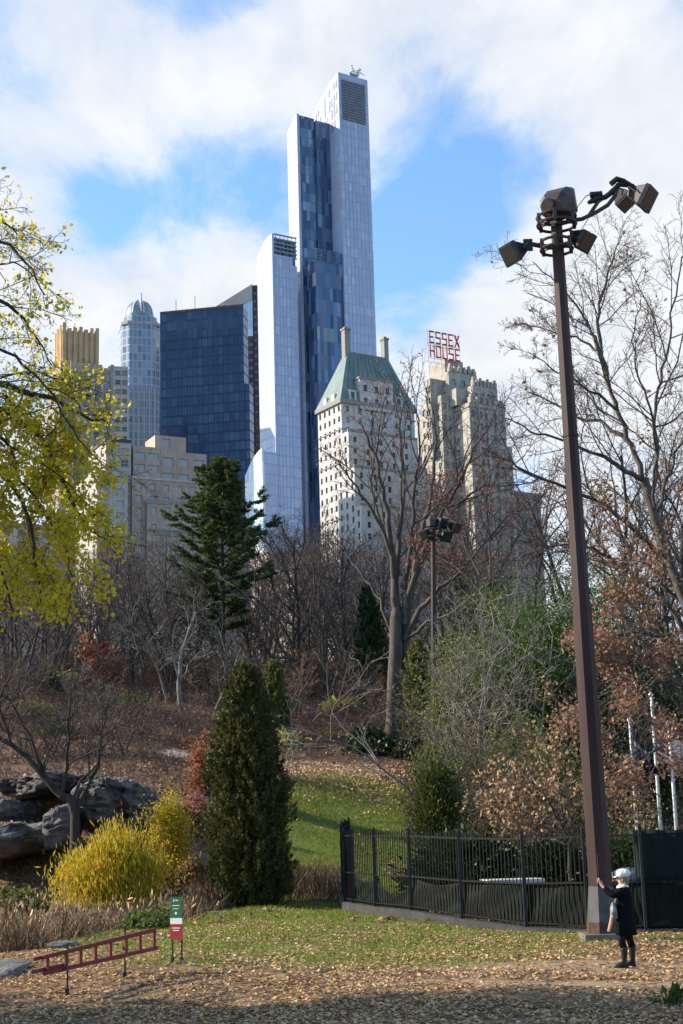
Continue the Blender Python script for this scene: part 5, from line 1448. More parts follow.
# grass blades
def gdens(x, y): return np.clip(blob(x, y, GRASS) * 1.4 - .1, 0, 1) * (.55 + .45 * np.sin(x * 1.3 + y * .5) * np.cos(y * .9 - x * .4))
x, y, px = scatter(300000, (40, 700), (24.5, 74), gdens)
sz = np.interp(y, [24, 70], [.07, .16])
o = link('grass', blade_mesh('grass', np.stack([x, y, Hs(x, y) - .005], 1), sz * rng.uniform(.6, 1.3, len(x)), .016, rng, .5), M['grass']); tag(o, 'short green grass with fallen leaves in it', 'grass', None, 'stuff')
# fallen leaves
def ldens(x, y): return (1 - path_mask(x, y) * .75) * (1 - .88 * np.clip(blob(x, y, BARE), 0, 1)) * (1 - np.where(y > 45, .88, .5) * np.clip(blob(x, y, GRASS), 0, 1)) * (.45 + .55 * (np.sin(x * 1.9 + y) * np.cos(y * 1.7 - x * .8) > -.35)) * np.where(np.clip(blob(x, y, [B_(330, 52, 3, 7)]), 0, 1) > .5, .3, 1)
x, y, px = scatter(98000, (-30, 713), (18.5, 38), lambda x, y: ldens(x, y) * (.55 + .45 * (np.sin(x * .55 + y * .35 + 1) * np.cos(y * .6 - x * .2) > -.3)))
P3 = np.stack([x, y, Hs(x, y) + .012 + rng.uniform(0, .02, len(x))], 1)
o = link('fallen_leaves', leaf_mesh('fallen_leaves', P3, .05, rng, 1.4, svar=.6, flat=.72, fold=.6), M['litter']); tag(o, 'carpet of tan and brown fallen leaves on the lawn', 'fallen leaves', None, 'stuff')
x, y, px = scatter(420, (-30, 713), (18.5, 38), None)
o = link('yellow_fallen_leaves', leaf_mesh('yellow_fallen_leaves', np.stack([x, y, Hs(x, y) + .03], 1), .065, rng, 1.2, flat=.7), M['leaf_yellow']); tag(o, 'yellow fallen leaves scattered over the lawn', 'fallen leaves', None, 'stuff')
x, y, px = scatter(46000, (-30, 713), (38, 112), ldens)
o = link('hill_leaves', leaf_mesh('hill_leaves', np.stack([x, y, Hs(x, y) + .02], 1), .12, rng, 1.4, flat=.55, fold=.6), M['litter_hill']); tag(o, 'dull brown fallen leaves on the wooded slope', 'fallen leaves', None, 'stuff')
x, y, px = scatter(7000, (285, 430), (60, 78), lambda x, y: .06 + .94 * sstep(66, 73, y))
o = link('lawn_leaves', leaf_mesh('lawn_leaves', np.stack([x, y, Hs(x, y) + .04], 1), .1, rng, 1.4, flat=.5, fold=.6), M['litter']); tag(o, 'tan fallen leaves on the upper lawn below the path', 'fallen leaves', None, 'stuff')
x, y, px = scatter(1500, (-30, 713), (18.5, 40), None)
tw_ = []
for i in range(len(x)):
    a = rng.uniform(0, 6.28); L = rng.uniform(.06, .3); z0 = Hz(x[i], y[i]) + .025; p1 = (x[i] + math.cos(a) * L, y[i] + math.sin(a) * L, z0 + rng.uniform(-.005, .03)); tw_.append((x[i], y[i], z0, *p1, .005, .003))
o = link('fallen_twigs', seg_mesh('fallen_twigs', tw_, 4), M['bark_dark']); tag(o, 'small dark twigs lying among the fallen leaves', 'twigs', None, 'stuff')
# undergrowth on the slope
def bdens(x, y):
    return np.clip(sstep(52, 62, y) * (1 - path_mask(x, y, 2.4)) * (1 - np.clip(blob(x, y, [B_(345, 62, 5.5, 17), B_(250, 66, 4, 12)]), 0, 1)), 0, 1) * (.3 + .7 * (np.sin(x * .7 + y * .45) * np.cos(y * .5 - x * .3) > -.25)) * np.where(y < 82, .55, 1)
x, y, px = scatter(15000, (-40, 720), (52, 118), bdens)
z = Hs(x, y); segs = []
for i in range(len(x)):
    for k in range(3):
        d = unit(np.array([rng.normal() * .5, rng.normal() * .4, 1.0])); L = rng.uniform(.4, 1.35) * (2.2 if y[i] > 101 else 1)
        p0 = np.array([x[i], y[i], z[i] - .05]); p1 = p0 + d * L * .55; p2 = p1 + unit(d + rng.normal(size=3) * .45) * L * .45
        segs.append((*p0, *p1, .013, .009)); segs.append((*p1, *p2, .009, .005))
        p3 = p1 + unit(d + rng.normal(size=3) * .8) * L * .4; segs.append((*p1, *p3, .008, .005))
o = link('undergrowth', seg_mesh('undergrowth', segs, 3), M['twig_rust']); tag(o, 'bare brown undergrowth covering the wooded slope', 'undergrowth', None, 'stuff')
k = rng.integers(0, len(x), 6000)
o = link('undergrowth_leaves', leaf_mesh('undergrowth_leaves', np.stack([x[k], y[k], z[k] + rng.uniform(.1, .9, len(k))], 1) + rng.normal(size=(len(k), 3)) * .15, .1, rng, 1.5), M['litter_hill']); tag(o, 'dry leaves hanging in the undergrowth', 'undergrowth', None, 'stuff')
# dry weeds at the bank around the cedar
x, y, px = scatter(2600, (190, 345), (45, 52), lambda x, y: np.where((x < G(275, 46).x) | (x > G(285, 46).x), .8, .25))
keep = (y > 46.5); x, y = x[keep], y[keep]
o = link('dry_weeds', blade_mesh('dry_weeds', np.stack([x, y, Hs(x, y)], 1), .75, .03, rng, .35), M['reed']); tag(o, 'dry brown weeds along the foot of conical cedar', 'weeds', None, 'stuff')
from mathutils import noise as mnoise
# ------------------------------------------------------------------ iron fence in a curve
FP = [(349.5, 50.0), (345.2, 48.9), (342.2, 47.6), (341.0, 46.2), (343.2, 44.6), (352, 43.2), (374, 41.6), (409, 39.9), (459, 38.0), (522, 36.2), (583, 35.0), (640, 34.4), (697, 34.2), (754, 34.4), (812, 34.8)]
posts = [G(px, D) for px, D in FP]
KH = [.26, .26, .26, .26, .26, .26, .26, .24, .18, .1, .05, .04, .04, .04, .04]
HF = 2.22
fr = empty('iron_fence', posts[7]); tag(fr, 'curved black iron picket fence on low concrete kerb behind the lamp pole', 'fence')
o0 = posts[7]
for i, p in enumerate(posts):
    mb = MB(); l = p - o0; thick = .042 if 4 < i < 10 else .032
    mb.box(l.x - thick, l.x + thick, l.y - thick, l.y + thick, l.z + KH[i] - .02, l.z + HF + .06)
    mb.loft([[(l.x + a * .05, l.y + b_ * .05, l.z + HF + .062) for a, b_ in ((-1,-1),(1,-1),(1,1),(-1,1))], [(l.x + a * .012, l.y + b_ * .012, l.z + HF + .13) for a, b_ in ((-1,-1),(1,-1),(1,1),(-1,1))]])
    mb.build('post', M['iron_grey'], fr)
for i in range(len(posts) - 1):
    a, c = posts[i] - o0, posts[i+1] - o0
    d2 = (c - a); L = d2.length; n = max(4, int(L / .125)); mb = MB()
    t2 = Vector((d2.x, d2.y, 0)).normalized(); s2 = Vector((-t2.y, t2.x, 0))
    def bar(zz0, zz1, hw):
        vs = []
        for p_, k_ in ((a + t2 * .045, zz0), (c - t2 * .045, zz1)):
            for e, f in ((-hw, -hw), (hw, -hw), (hw, hw), (-hw, hw)): vs.append(p_ + s2 * e + Vector((0, 0, k_ + f)))
        mb.loft([vs[:4], vs[4:]])
    k0, k1 = KH[i], KH[i+1]
    bar(HF - .12, HF - .12, .021); bar(1.08, 1.08, .021); bar(k0 + .09, k1 + .09, .017)
    for k in range(1, n):
        t_ = k / n; p_ = a.lerp(c, t_); kk = k0 + (k1 - k0) * t_; r_ = .0095
        q_ = [p_ + t2 * e + s2 * f for e, f in ((-r_, -r_), (r_, -r_), (r_, r_), (-r_, r_))]
        mb.loft([[v + Vector((0, 0, kk + .03)) for v in q_], [v + Vector((0, 0, HF)) for v in q_], [p_ + (v - p_) * .15 + Vector((0, 0, HF + .05)) for v in q_]])
    mb.build('picket_panel', M['iron'], fr)
mb = MB(); rows = []
for i, p in enumerate(posts):
    l = p - o0; d2 = (posts[min(i+1, len(posts)-1)] - posts[max(i-1, 0)]); d2.z = 0; d2.normalize(); s2 = Vector((-d2.y, d2.x, 0))
    rows.append([l + s2 * .14 + Vector((0, 0, KH[i])), l - s2 * .14 + Vector((0, 0, KH[i])), l - s2 * .17 + Vector((0, 0, -.5)), l + s2 * .17 + Vector((0, 0, -.5))])
mb.loft(rows); mb.build('kerb', M['kerb'], fr)
# dark green windscreen cloth tied along the lower half, sagging at the left
vs = []; fs = []; nu = 0
rr = np.random.default_rng(5); nz = 12
line = []
for i in range(4, len(posts) - 1):
    for k in range(14):
        t_ = k / 14; p_ = posts[i].lerp(posts[i+1], t_); d2 = (posts[i+1] - posts[i]); d2.z = 0; d2.normalize()
        sag = (.5 if i == 6 else .22 if i == 5 else .16 if i == 7 else .03) * math.sin(math.pi * t_) ** .8
        line.append((p_, Vector((-d2.y, d2.x, 0)), KH[i] + .02, 1.08 - sag, i + t_))
for p_, s2, zl_, zh_, uu in line:
    if s2.y < 0: s2 = -s2
    for j in range(nz + 1):
        q_ = j / nz
        off = .055 + .006 * math.sin(uu * 15 + q_ * 4.2) * (.4 + q_) + .022 * math.sin(uu * 5.3 - q_ * 4)
        vs.append(p_ + s2 * max(off, .03) + Vector((0, 0, zl_ + (zh_ - zl_) * q_)))
for a in range(len(line) - 1):
    for j in range(nz): fs.append((a * (nz+1) + j, (a+1) * (nz+1) + j, (a+1) * (nz+1) + j + 1, a * (nz+1) + j + 1))
mb = MB(); mb.add([v - o0 for v in vs], fs)
o = mb.build('windscreen_cloth', M['screen_green'], None, True, loc=o0); md = o.modifiers.new('solid', 'SOLIDIFY'); md.thickness = .008
tag(o, 'dark green mesh cloth tied along lower half of iron fence, sagging at left', 'cloth')
# canvas panel behind the fence at right
a, c = G(628, 35.6), G(760, 35.3); mb = MB(); n = 26; vs = []; fs = []
for i in range(n + 1):
    t_ = i / n
    for j in range(9):
        q_ = j / 8; x0 = (1 - q_) * .62 * 1.0
        p_ = a.lerp(c, t_); 
        if i == 0: p_ = p_ + (c - a).normalized() * x0
        vs.append(p_ + Vector((0, .05 * math.sin(t_ * 40 + q_ * 3), 1.0 + q_ * 1.17)))
for i in range(n):
    for j in range(8): fs.append((i*9+j, (i+1)*9+j, (i+1)*9+j+1, i*9+j+1))
mb.add([v - a for v in vs], fs); o = mb.build('canvas_panel', M['awning_green'], None, True, loc=a); md = o.modifiers.new('solid', 'SOLIDIFY'); md.thickness = .01
tag(o, 'dark green canvas panel hung on upper half of fence at right edge', 'canvas')
# stone table and tarp behind the fence
p = P(513, 881, 41); mb = MB(); tb = empty('stone_table', (p.x, p.y, Hz(p.x, p.y)), .12); tag(tb, 'pale flat stone slab table behind iron fence, left of lamp pole', 'table')
hz = p.z - tb.location.z; mb.box(-.78, .72, -.6, .6, hz - .1, hz + .06); mb.build('slab', M['stone_white'], tb, bevel=.015)
for sx in (-.5, .5):
    mb = MB(); mb.box(sx - .1, sx + .1, -.3, .3, -.05, hz - .103); mb.build('leg', M['concrete'], tb)
p = P(632, 880, 40); bz = Hz(p.x, p.y)
bm = bmesh.new(); bmesh.ops.create_icosphere(bm, subdivisions=4, radius=1)
for v in bm.verts:
    n_ = mnoise.noise(v.co * 2.4) * .18 + mnoise.noise(v.co * 6) * .07
    v.co = Vector((v.co.x * .75, v.co.y * .5, max(v.co.z, -.9) * .3)) * (1 + n_)
me = bpy.data.meshes.new('tarp_pile'); bm.to_mesh(me); bm.free(); me.polygons.foreach_set('use_smooth', [True]*len(me.polygons))
o = link('tarp_pile', me, M['tarp'], None, (p.x, p.y, p.z)); tag(o, 'pale blue-grey tarp heap behind fence, right of lamp pole', 'tarp')

# ------------------------------------------------------------------ floodlight poles
def lamp(root, c, direction, s, roll=0, name='floodlight', mats=('lamp_dark', 'lamp_glass')):
    """box floodlight: small back, wide square front"""
    X_ = Vector(direction).normalized(); Y_ = Vector((0, 0, 1)).cross(X_).normalized(); Z_ = X_.cross(Y_)
    if roll: 
        Y2 = Y_ * math.cos(roll) + Z_ * math.sin(roll); Z_ = X_.cross(Y2); Y_ = Y2
    def sq(x, w, h, k=.8):
        q_ = []
        for sy, sz in ((-1, -1), (1, -1), (1, 1), (-1, 1)):
            for (e, f) in (((k, 1), (1, k)) if sy * sz < 0 else ((1, k), (k, 1))):
                q_.append(Vector(c) + X_ * x + Y_ * (sy * w * e) + Z_ * (sz * h * f))
        return q_
    mb = MB(); mb.loft([sq(-.62*s, .1*s, .1*s), sq(-.58*s, .2*s, .18*s), sq(-.2*s, .36*s, .33*s), sq(.12*s, .47*s, .42*s, .9)])
    h = mb.build(name, M[mats[0]], root)
    mb = MB(); mb.loft([sq(.122*s, .5*s, .45*s, .93), sq(.3*s, .5*s, .45*s, .93)]); mb.build('visor', M['lamp_dark'], h)
    mb = MB(); mb.loft([sq(.302*s, .44*s, .39*s, .93), sq(.315*s, .43*s, .38*s, .93)]); mb.build('lens', M[mats[1]], h)
    mb = MB()
    for sg in (-1, 1):
        mb.tube([Vector(c) + Y_*(sg*.5*s) - X_*.1*s, Vector(c) + Y_*(sg*.5*s) - X_*.5*s + Z_*.1*s, Vector(c) - X_*.72*s + Z_*.14*s], .03*s, 5)
    mb.build('bracket', M['lamp_brown'], h)
    return h
def oct_ring(c, r, z, n=8):
    return [(c[0] + r * math.cos(2*math.pi*(k+.5)/n), c[1] + r * math.sin(2*math.pi*(k+.5)/n), z) for k in range(n)]
DP = 32.3
b = G(598, DP); top = P(555.5, 212, DP); base = Vector((b.x, b.y, b.z))
lean = Vector((top.x - b.x, top.y - b.y, 0)); Hp = top.z - b.z
root = empty('floodlight_pole', base); tag(root, 'tall brown tapered lamp pole with floodlights beside woman photographing', 'lamp post')
cx = lambda z: (lean.x * z / Hp, lean.y * z / Hp)
zseam = P(580, 609, DP).z - b.z; zg = P(590, 886, DP).z - b.z
rb, rt = .252, .132
rad = lambda z: rb + (rt - rb) * z / Hp
mb = MB(); mb.loft([oct_ring(cx(zseam + .05), rad(zseam) * .96, zseam + .004), oct_ring(cx(Hp), rt, Hp)]); mb.build('upper_shaft', M['pole_brown'], root)
mb = MB(); mb.loft([oct_ring(cx(zg), rad(zg) * 1.04, zg), oct_ring(cx(zseam), rad(zseam) * 1.05, zseam)]); mb.build('lower_shaft', M['pole_brown'], root)
mb = MB(); mb.loft([oct_ring((0, 0), .34, .38), oct_ring((0, 0), .315, .6), oct_ring((0, 0), .285, .9), oct_ring(cx(zg), rad(zg) * 1.06, zg - .003)]); mb.build('painted_foot', M['pole_grey'], root)
mb = MB(); mb.loft([oct_ring((0, 0), .365, .163), oct_ring((0, 0), .343, .377)]); mb.build('rusty_foot', M['rust'], root)
mb = MB(); mb.box(-.46, .48, -.45, .45, -.3, .16); mb.build('plinth', M['concrete'], root, bevel=.02)
LQ = lambda px, py, dd=0.0: P(px, py, DP + dd) - base
mb = MB(); c_ = cx(1.55); mb.box(c_[0] - .075, c_[0] + .075, c_[1] - .262, c_[1] - .2, 1.3, 1.75); hp_ = mb.build('access_hatch', M['pole_brown'], root, bevel=.01)
mb = MB()
for sz in (1.34, 1.71): mb.box(c_[0] - .012, c_[0] + .012, c_[1] - .27, c_[1] - .2625, sz - .012, sz + .012)
mb.build('bolt', M['rust'], hp_)
for z_ in (zseam - .04, 5.2, 10.8):
    mb = MB(); mb.loft([oct_ring(cx(z_), rad(z_) * 1.075, z_), oct_ring(cx(z_ + .07), rad(z_) * 1.07, z_ + .07)]); mb.build('collar', M['pole_brown'], root)
for nm, py, R in (('upper_ring', 221, .44), ('lower_ring', 246, .36)):
    c = LQ(556.5, py); 
    for dz in (-.09, .09):
        mb = MB(); mb.ring(c + Vector((0, 0, dz)), R, .035, 28, 6); mb.build(nm, M['lamp_brown'], root)
    mb = MB()
    for k in range(6):
        a = k * math.pi / 3 + .3; mb.tube([c + Vector((math.cos(a)*.1, math.sin(a)*.1, 0)), c + Vector((math.cos(a)*R, math.sin(a)*R, 0))], .03, 5)
        mb.box(c.x + math.cos(a)*R - .04, c.x + math.cos(a)*R + .04, c.y + math.sin(a)*R - .04, c.y + math.sin(a)*R + .04, c.z - .14, c.z + .14)
    mb.build('spoke', M['lamp_brown'], root)
# brown hood on top with round cap
c = LQ(558, 204); X_ = Vector((.45, .8, .28)).normalized(); Y_ = Vector((0, 0, 1)).cross(X_).normalized(); Z_ = X_.cross(Y_)
def hood(x, w, h, zo=0, k=.62):
    q_ = []
    for sy, sz in ((-1, -1), (1, -1), (1, 1), (-1, 1)):
        for (e, f) in (((k, 1), (1, k)) if sy * sz < 0 else ((1, k), (k, 1))):
            q_.append(c + X_ * x + Y_ * (sy * w * e) + Z_ * (sz * h * f + zo))
    return q_
mb = MB(); mb.loft([hood(-.42, .22, .17, -.1), hood(-.26, .33, .28, -.04), hood(.1, .38, .34, .02), hood(.32, .34, .3, .04, .85)]); hd_ = mb.build('hood', M['lamp_brown'], root)
mb = MB(); cc = c - X_ * .43 - Z_ * .03 + Y_ * .1
mb.loft([[cc - X_ * t_ + (Y_ * math.cos(2*math.pi*k/16) + Z_ * math.sin(2*math.pi*k/16)) * r_ for k in range(16)] for t_, r_ in ((0, .17), (.05, .17), (.07, .14))]); mb.build('cap', M['lamp_brown'], hd_)
mb = MB(); mb.tube([LQ(541, 224), LQ(556, 222, -.3), LQ(572, 222)], .04, 6); mb.tube([LQ(556, 214), LQ(557, 200)], .1, 8); mb.build('mount', M['lamp_brown'], root)
lamp(root, LQ(514, 252.5), (-.78, -.42, -.46), .54)
lamp(root, LQ(582, 240), (.62, -.5, -.6), .52)
lamp(root, LQ(643, 197), (.72, -.42, -.5), .6)
lamp(root, LQ(624, 199, .7), (.5, -.3, -.8), .52)
mb = MB(); mb.tube([LQ(541, 246), LQ(531, 244), LQ(526, 247)], .055, 6); mb.box(*[v for q_ in zip(LQ(525, 249.5), LQ(531, 240.5)) for v in (min(q_) - .03, max(q_) + .03)]); mb.build('arm', M['lamp_dark'], root)
mb = MB(); mb.tube([LQ(570, 232), LQ(575, 233)], .05, 6); mb.build('arm', M['lamp_brown'], root)
mb = MB(); mb.tube([LQ(566, 221), LQ(582, 219), LQ(595, 213), LQ(608, 205), LQ(615, 196), LQ(618, 184)], .05, 7); mb.tube([LQ(588, 217), LQ(598, 202), LQ(612, 191), LQ(620, 183)], .045, 7); mb.build('arm', M['lamp_brown'], root)
mb = MB(); mb.tube([LQ(588, 203), LQ(596, 199), LQ(606, 197), LQ(612, 192), LQ(620, 184), LQ(634, 186)], [.04, .09, .06, .07, .07, .05], 7); mb.tube([LQ(611, 184), LQ(617, 179), LQ(623, 181), LQ(634, 188)], .07, 7); mb.tube([LQ(590, 195), LQ(602, 194)], .075, 7)
mb.build('mount', M['lamp_dark'], root)
mb = MB(); mb.tube([LQ(574, 219), LQ(578, 206), LQ(586, 196), LQ(592, 194)], .012, 4); mb.tube([LQ(568, 238), LQ(580, 232), LQ(588, 219)], .012, 4); mb.build('cable', M['wire'], root)

D2 = 76; b = G(437.5, D2); t2_ = P(433, 527, D2); root = empty('floodlight_pole', b); tag(root, 'slim distant lamp pole with four floodlights right of big bare tree', 'lamp post')
lq = lambda px, py, dd=0.0: P(px, py, D2 + dd) - b
tp_ = lq(433, 527)
mb = MB(); mb.loft([oct_ring((0, 0), .2, -.2), oct_ring((tp_.x, tp_.y), .12, tp_.z)]); mb.build('shaft', M['pole_brown'], root)
for py, R in ((530, .42), (537, .34)):
    mb = MB(); mb.ring(lq(433, py), R, .06, 16, 5); mb.build('ring', M['lamp_brown'], root)
mb = MB(); c = lq(432, 523); mb.loft([oct_ring((c.x, c.y), .3, c.z - .2), oct_ring((c.x, c.y), .34, c.z + .15), oct_ring((c.x, c.y), .15, c.z + .35)]); mb.build('hood', M['lamp_brown'], root)
lamp(root, lq(441, 523), (.7, -.6, -.3), .62); lamp(root, lq(455, 527), (.7, -.5, -.5), .62); lamp(root, lq(445, 536), (.5, -.7, -.5), .62); lamp(root, lq(425, 534), (-.7, -.5, -.5), .5)
mb = MB(); mb.tube([lq(434, 530), lq(444, 526), lq(450, 523)], .06, 5); mb.tube([lq(434, 535), lq(440, 535)], .05, 5); mb.build('arm', M['lamp_brown'], root)

# ------------------------------------------------------------------ flagpoles
def drape(w, h, folds, seed, name, mat, root, top_):
    """a flag hanging slack: gathered folds that widen downwards"""
    rr = random.Random(seed); nx_, nz_ = 26, 22; vs = []; fs = []
    for j in range(nz_ + 1):
        q_ = j / nz_
        for i in range(nx_ + 1):
            t_ = i / nx_
            x = t_ * w * (.42 + .25 * q_) + .04 * math.sin(q_ * 5 + t_ * 3)
            y = .16 * math.sin(t_ * folds * 6.28 + q_ * 2 + seed) * (.35 + .65 * t_)
            z = -q_ * h - t_ * h * .5 * (1 - .35 * q_)
            vs.append((x, y, z))
    for j in range(nz_):
        for i in range(nx_): fs.append((j*(nx_+1)+i, j*(nx_+1)+i+1, (j+1)*(nx_+1)+i+1, (j+1)*(nx_+1)+i))
    me = bpy.data.meshes.new(name); me.from_pydata(vs, [], fs); me.materials.append(mat)
    uv = me.uv_layers.new(name='cloth')
    for poly in me.polygons:
        for li in poly.loop_indices:
            vi = me.loops[li].vertex_index; uv.data[li].uv = ((vi % (nx_+1)) / nx_, 1 - (vi // (nx_+1)) / nz_)
    me.polygons.foreach_set('use_smooth', [True] * len(me.polygons)); me.update()
    o = link(name, me, None, root, top_); md = o.modifiers.new('solid', 'SOLIDIFY'); md.thickness = .006
    return o
def flag_mat(name, kind):
    m, nt, out = new_mat(name); uvn = nt.nodes.new('ShaderNodeUVMap'); uvn.uv_map = 'cloth'
    s_ = N(nt, 'ShaderNodeSeparateXYZ'); nt.links.new(uvn.outputs[0], s_.inputs[0])
    if kind == 'stripes':
        st = math_(nt, 'GREATER_THAN', math_(nt, 'FRACT', math_(nt, 'MULTIPLY', s_.outputs[1], 6.5)), .5)
        c = mixc(nt, st, (.5, .02, .03), (.75, .75, .73))
        ca = math_(nt, 'MULTIPLY', math_(nt, 'LESS_THAN', s_.outputs[0], .4), math_(nt, 'GREATER_THAN', s_.outputs[1], .46))
        vo = N(nt, 'ShaderNodeTexVoronoi', ins={'Scale': 22.0, 'Randomness': 0.0}); nt.links.new(uvn.outputs[0], vo.inputs['Vector'])
        star = math_(nt, 'LESS_THAN', vo.outputs[0], .22)
        c = mixc(nt, ca, c, mixc(nt, star, (.02, .03, .12), (.75, .75, .75)))
    elif kind == 'navy':
        n_ = math_(nt, 'LESS_THAN', math_(nt, 'ABSOLUTE', math_(nt, 'SUBTRACT', s_.outputs[1], .7)), .07); c = mixc(nt, n_, (.012, .025, .05), (.4, .42, .45))
    else:
        n_ = math_(nt, 'GREATER_THAN', s_.outputs[0], .55); c = mixc(nt, n_, (.66, .72, .74), (.55, .66, .42))
    b_ = N(nt, 'ShaderNodeBsdfPrincipled', ins={'Base Color': c, 'Roughness': .8}); t_ = N(nt, 'ShaderNodeBsdfTranslucent', ins={'Color': c})
    mx = N(nt, 'ShaderNodeMixShader', ins={0: .3, 1: b_.outputs[0], 2: t_.outputs[0]}); nt.links.new(mx.outputs[0], out.inputs[0]); return m
for px, py, D, kind, lb, w, h, fy in [(629.5, 722, 50, 'navy', 'shortest white flagpole with dark limp flag, leftmost of the three', 1.15, 1.05, 734),
                                       (651, 697, 51, 'stripes', 'tallest white flagpole with red and white striped flag', 1.3, 1.3, 722),
                                       (668.5, 725, 50, 'pale', 'white flagpole with pale blue and green flag at right edge', 1.5, 1.1, 735)]:
    t_ = P(px, py, D); bz = Hz(t_.x, D); root = empty('flagpole', (t_.x, D, bz)); tag(root, lb, 'flagpole', 'three white flagpoles behind the fence')
    hh = t_.z - bz; mb = MB(); mb.tube([(0, 0, 0), (0, 0, hh)], [.055, .038], 10); mb.build('pole', M['flag_pole'], root, True)
    mb = MB(); mb.loft([[(r_*math.cos(k*.785), r_*math.sin(k*.785), hh + z_) for k in range(8)] for r_, z_ in ((.03, .003), (.08, .05), (.08, .1), (.02, .15))]); mb.build('finial', M['flag_pole'], root, True)
    mb = MB(); mb.tube([(.07, 0, .9), (.065, 0, hh - .1)], .008, 4); mb.build('halyard', M['flag_pole'], root)
    drape(w, h, 2.2, px, 'flag', flag_mat('flag_' + kind, kind), root, (.08, 0, P(px, fy, D).z - bz))

# ------------------------------------------------------------------ rescue ladder on stakes, sign
s1 = P(66, 995, 24.5); s2_ = P(124, 979, 25.3); dl = (s2_ - s1); dl.z = 0; u_ = dl.normalized()
root = empty('ladder_stakes', s1); tag(root, 'two black iron stakes holding red ladder at left foreground', 'stakes')
def Lp(px, py):        # point on the vertical plane through both stakes
    r = ray(px, py); r2 = Vector((r.x, r.y)); o2 = Vector((s1.x, s1.y)); d2 = Vector((u_.x, u_.y))
    den = d2.x * r2.y - d2.y * r2.x; k = -(o2.x * r2.y - o2.y * r2.x) / den; w2 = o2 + d2 * k
    return P(px, py, w2.y)
for px, yb, yt in ((66, 995, 944), (124, 979, 926)):
    p = Lp(px, yb); g_ = Hz(p.x, p.y); t_ = Lp(px, yt); mb = MB(); p -= s1; t_ -= s1; gz = g_ - s1.z
    off = Vector((.03, -.06, 0)); off2 = Vector((0, .1, 0))
    mb.tube([Vector((p.x, p.y, gz - .2)) + off2, Vector((p.x, p.y, t_.z)) + off2], .016, 6)
    mb.build('stake', M['black_iron'], root)
    mb = MB(); mb.box(p.x - .03, p.x + .03, p.y + .07, p.y + .13, gz - .05, gz + .1); mb.build('foot_block', M['black_iron'], root)
    zz = Lp(px, (yb + yt) / 2 - 18).z - s1.z
    mb = MB(); mb.tube([Vector((p.x, p.y + .12, t_.z - .36)), Vector((p.x, p.y - .12, t_.z - .36)), Vector((p.x, p.y - .12, t_.z - .3))], .014, 5); mb.build('hook', M['black_iron'], root)
L0 = Lp(66, 965)
root = empty('red_ladder', L0); tag(root, 'dark red wooden ladder lying on its side on black stakes', 'ladder')
def rail(a, c, dep, nm, hw=.032, off=0.0):
    mb = MB(); a = Lp(*a) - L0 + Vector((0, off, 0)); c = Lp(*c) - L0 + Vector((0, off, 0)); d_ = (c - a).normalized(); s_ = Vector((-u_.y, u_.x, 0)) * dep; n_ = d_.cross(s_).normalized() * hw
    mb.loft([[p_ + s_ + n_, p_ - s_ + n_, p_ - s_ - n_, p_ + s_ - n_] for p_ in (a, c)]); return mb.build(nm, M['red_paint'], root, bevel=.006)
rail((43, 957.5), (156, 929.5), .022, 'rail', off=-.03); rail((43.5, 973.5), (158, 947.5), .022, 'rail', off=-.03)
rail((33, 959.5), (66, 952), .018, 'rail', .028, .03); rail((30.5, 972.5), (66, 964.5), .018, 'rail', .028, .03)
for px in (48, 66.5, 81, 96, 111, 126.5, 140.5, 154.5):
    ya = 957.5 + (px - 43) * (929.5 - 957.5) / 113; yb_ = 973.5 + (px - 43.5) * (947.5 - 973.5) / 114.5
    rail((px, ya), (px, yb_), .017, 'rung', .026, -.03)
# sign on two legs
p = P(176.5, 966, 26.5); gz = Hz(p.x, p.y); root = empty('rescue_sign', (p.x, p.y, gz), R_(-24)); tag(root, 'small green over red sign board on two thin black legs', 'sign')
zt = P(176, 897, 26.5).z - gz; zb = P(176, 940, 26.5).z - gz; zm1 = P(176, 918, 26.5).z - gz; zm2 = P(176, 924, 26.5).z - gz
for nm, z0, z1, mt in (('green_panel', zm1, zt, 'sign_green'), ('white_band', zm2, zm1 - .001, 'white_paint'), ('red_panel', zb, zm2 - .001, 'sign_red')):
    mb = MB(); mb.box(-.115, .115, -.012, .012, z0, z1); mb.build(nm, M[mt], root)
for sx in (-.09, .09):
    mb = MB(); mb.box(sx - .011, sx + .011, .0125, .035, -.15, zt - .1); mb.build('leg', M['black_iron'], root)
    mb = MB(); mb.box(sx - .022, sx + .022, -.002, .046, -.02, .09); mb.build('foot_block', M['black_iron'], root)
mb = MB()
for (x0, x1, z0, z1) in ((-.05, -.03, .27, .31), (-.01, .05, .285, .3), (-.07, .07, .2, .212), (-.06, .05, .15, .16), (-.02, .02, .06, .1)):
    mb.box(x0, x1, -.0145, -.0122, zm1 + z0, zm1 + z1)
mb.build('lettering', M['white_paint'], root)
mb = MB()
for (x0, x1, z0, z1) in ((-.08, .08, .19, .205), (-.06, .06, .15, .165)):
    mb.box(x0, x1, -.0145, -.0122, zb + z0, zb + z1)
mb.build('lettering', M['white_paint'], root)

